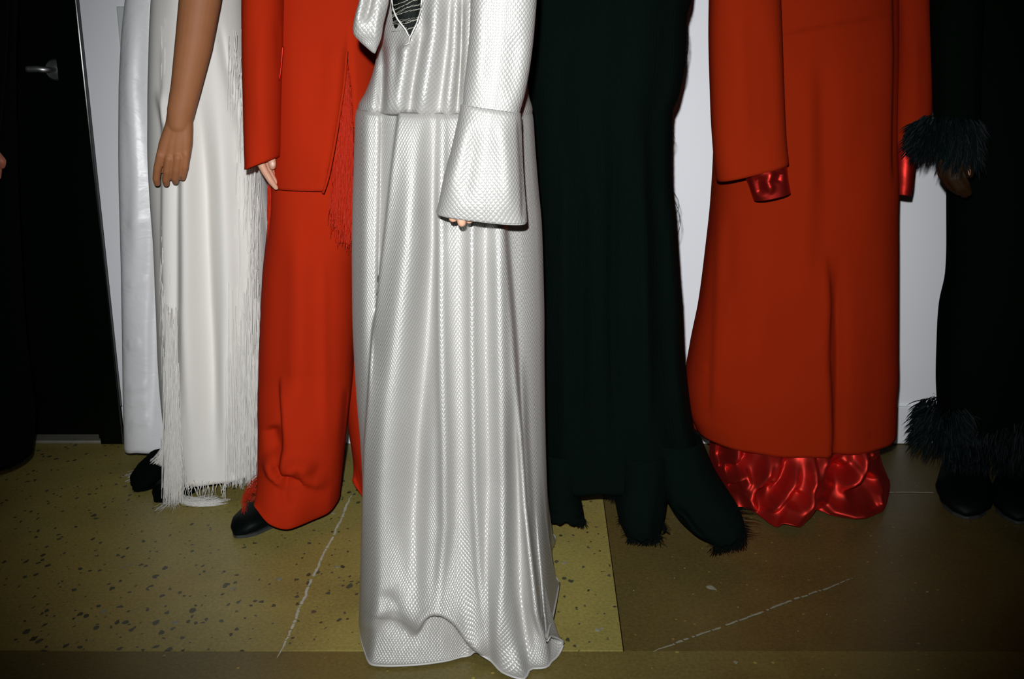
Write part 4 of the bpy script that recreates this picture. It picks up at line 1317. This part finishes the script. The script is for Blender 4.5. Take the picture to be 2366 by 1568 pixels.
tube('rolled_hem', SP_[-1][::2], .0015, M['red_satin'], satin, 5, closed=True)
body(P5, M['skin_left'], figure(cx, YC + .02, feet=[(cx - .08, YC + .03, 0), (cx + .08, YC + .03, 0)], r=.85, slim=.8)
     + [[(cx - .15, YC, 1.40, .045)] + px_chain([(1722, -20, 32), (1732, 200, 27), (1756, 340, 24), (1776, 400, 20)], 2.10), [(cx + .15, YC, 1.40, .045)] + px_chain([(2097, -20, 28), (2100, 200, 25), (2094, 330, 20), (2082, 400, 15)], 2.25)])
shoe(P5, (cx - .08, YC + .06, 0), (cx - .09, YC - .13, 0), .08, .07, M['leather'])
shoe(P5, (cx + .08, YC + .06, 0), (cx + .09, YC - .13, 0), .08, .07, M['leather'])

# ================================================================== PERSON IN BLACK WITH FEATHER TRIMS (right)
YF = 2.24
cx = float(W(2400, 600, YF)[0])
P6 = person(cx, YF, 'person in black with feather cuff and feather hem at the right edge')
rows = [(2230, -700, 2560, -700, .08), (2190, -620, 2610, -620, .11), (2185, -400, 2620, -400, .12), (2172, -150, 2620, -150, .12), (2196, 0, 2610, 0, .12), (2200, 200, 2606, 200, .12), (2200, 420, 2606, 420, .12), (2200, 520, 2606, 520, .12), (2196, 640, 2610, 640, .125), (2182, 710, 2618, 710, .13), (2176, 800, 2622, 800, .13), (2174, 900, 2626, 900, .13), (2178, 960, 2626, 960, .13), (2190, 1000, 2620, 1000, .13)]
fc, FCP = loft('dress', rows, YF, M['black_wool'], P6, 160, 120, expo=2.4, seed=61, wob=.005, drape=.006)
sub(fc)
rows = [(2180, -560, 2290, -560, .06), (2162, -300, 2280, -300, .06), (2159, -100, 2268, -100, .056), (2158, 60, 2262, 60, .053), (2160, 160, 2258, 160, .050), (2163, 250, 2256, 250, .048), (2166, 320, 2252, 320, .044)]
loft('sleeve', rows, 2.10, M['black_wool'], P6, 100, 70, expo=2.2, seed=62, wob=.004)
def plume(n, cpx, cpy, Y, rx, ry, rz, lo, hi, wd, down=1.0, out=.55):
    it = []
    c = W(cpx, cpy, Y)
    for _ in range(n):
        a = random.uniform(0, 2 * math.pi)
        z = random.uniform(-1, 1)
        p = c + np.array([math.cos(a) * rx, math.sin(a) * ry, z * rz])
        d = np.array([math.cos(a) * out, math.sin(a) * out, -down + random.gauss(0, .25)]) + np.array([random.gauss(0, .22), random.gauss(0, .22), 0])
        d /= np.linalg.norm(d)
        L = random.uniform(lo, hi)
        g_ = np.array([0, 0, -1])
        it.append(([p + d * L * q * (1 - .25 * q) + g_ * L * .28 * q * q for q in np.linspace(0, 1, 6)], wd * random.uniform(.6, 1.3)))
    return it
it = plume(1500, 2192, 300, 2.10, .048, .048, .030, .025, .060, .0012, .8, .6)
it += plume(500, 2150, 310, 2.09, .030, .035, .028, .02, .045, .0011, .5, .9)
it += plume(400, 2222, 335, 2.06, .030, .035, .025, .025, .05, .0011, .9, .4)
blades('feather_cuff', it, M['feather'], P6)
it = plume(3000, 2400, 965, YF, .210, .14, .035, .04, .09, .0016, .9, .3)
it += plume(1500, 2180, 972, 2.20, .045, .05, .045, .03, .065, .0014, .5, .6)
blades('feather_hem', it, M['feather'], fc)
for hx, hy, tx, ty, w_ in ((2212, 1070, 2232, 1199, .130), (2362, 1080, 2350, 1210, .130)):
    s_ = shoe(P6, floor_pt(hx, hy), floor_pt(tx, ty), w_, .10, M['leather'], sole='pale')
it = []
for (x0, x1, yy) in ((2185, 2285, 1050), (2300, 2420, 1055)):
    for _ in range(260):
        x = random.uniform(x0, x1)
        it.append(([W(x + random.gauss(0, 3) * q, yy + random.uniform(-40, 10) * (1 - q) + (38 + random.uniform(-20, 14)) * q, 2.14 - .03 * q) for q in np.linspace(0, 1, 5)], .0018))
blades('feather_spats', it, M['feather'], P6)
YH = 2.07
fine = [px_chain([(2205, 150, 30, .03), (2205, 280, 25, .02), (2200, 360, 22, .01)], YH),
        px_chain([(2196, 370, 22), (2196, 400, 20), (2204, 415, 16)], YH), px_chain([(2182, 375, 14), (2180, 400, 13, .004), (2196, 428, 10, .004), (2216, 443, 8.5, .006)], YH),
        px_chain([(2196, 385, 14, -.004), (2198, 412, 11, -.008), (2214, 436, 9, -.010), (2230, 450, 7.5, -.006)], YH),
        px_chain([(2208, 385, 14, -.006), (2212, 410, 11, -.012), (2226, 432, 9, -.014), (2238, 446, 7.5, -.010)], YH),
        px_chain([(2220, 385, 13, -.004), (2224, 408, 10, -.010), (2232, 426, 8.5, -.012), (2238, 438, 7, -.008)], YH),
        px_chain([(2220, 365, 15, -.010), (2234, 380, 10.5, -.020), (2240, 396, 9, -.024), (2242, 404, 7.5, -.024)], YH)]
f0 = fine[0][0]
body(P6, M['skin_deep'], figure(cx, YF + .02, feet=[floor_pt(2225, 1090), floor_pt(2365, 1092)], r=.9)
     + [[(cx - .16, YF, 1.40, .045), (f0[0], YF - .06, 1.17, .038), tuple(f0)], [(cx + .16, YF, 1.40, .045), (cx + .18, YF - .05, 1.14, .036), (cx + .16, YF - .10, .92, .027)]], fine, .002)
nail(2241, 398, YH - .024 - 8.5 * pxm(YH), 4, 7, P6, M['nail_deep'], .15)

# ================================================================== PERSON AT THE LEFT EDGE, ALMOST OUT OF THE PICTURE
YL = 2.20
cx = float(W(-130, 600, YL)[0])
P7 = person(cx, YL, 'person in black clothes at the left edge beside the black door')
rows = [(-290, -640, 30, -640, .10), (-320, -400, 40, -400, .11), (-320, 0, 20, 0, .12), (-320, 300, 20, 300, .12), (-320, 600, 30, 600, .125), (-320, 850, 50, 850, .13), (-310, 960, 64, 960, .13), (-300, 1060, 58, 1060, .12)]
loft('coat', rows, YL, M['black_wool'], P7, 120, 90, expo=2.4, seed=71, wob=.005, drape=.006)
rows = [(-90, -560, 15, -560, .05), (-80, -200, 10, -200, .05), (-80, 100, 5, 100, .05), (-78, 300, -10, 300, .048), (-76, 345, -20, 345, .046)]
loft('sleeve', rows, 2.06, M['black_wool'], P7, 80, 60, expo=2.2, seed=72, wob=.003)
YH = 2.04
fine = [px_chain([(-50, 100, 30, .02), (-45, 280, 25, .01), (-40, 335, 22)], YH), px_chain([(-38, 340, 20), (-30, 370, 18), (-25, 390, 14)], YH),
        px_chain([(-28, 345, 13, -.006), (-8, 360, 11, -.016), (4, 372, 9.5, -.018), (4, 382, 8, -.012)], YH),
        px_chain([(-30, 380, 12), (-22, 410, 10), (-16, 430, 8)], YH), px_chain([(-40, 380, 12), (-36, 415, 10), (-32, 436, 8)], YH), px_chain([(-52, 375, 12), (-50, 410, 10), (-47, 428, 8)], YH),
        px_chain([(-22, 372, 12, -.006), (-6, 392, 9.5, -.008), (-6, 408, 8, -.002)], YH)]
f0 = fine[0][0]
body(P7, M['skin_left'], figure(cx, YL + .02, feet=[floor_pt(-190, 1100), floor_pt(-50, 1100)], r=.9)
     + [[(cx + .14, YL, 1.40, .045), (f0[0] - .01, YL - .06, 1.17, .038), tuple(f0)], [(cx - .16, YL, 1.40, .045), (cx - .18, YL - .05, 1.14, .036), (cx - .16, YL - .08, .92, .027)]], fine, .002)
shoe(P7, floor_pt(-190, 1080), floor_pt(-200, 1170), .09, .08, M['leather'])
shoe(P7, floor_pt(-50, 1080), floor_pt(-45, 1165), .09, .08, M['leather'])

for o in SC.objects:
    if '_w' in o:
        del o['_w']
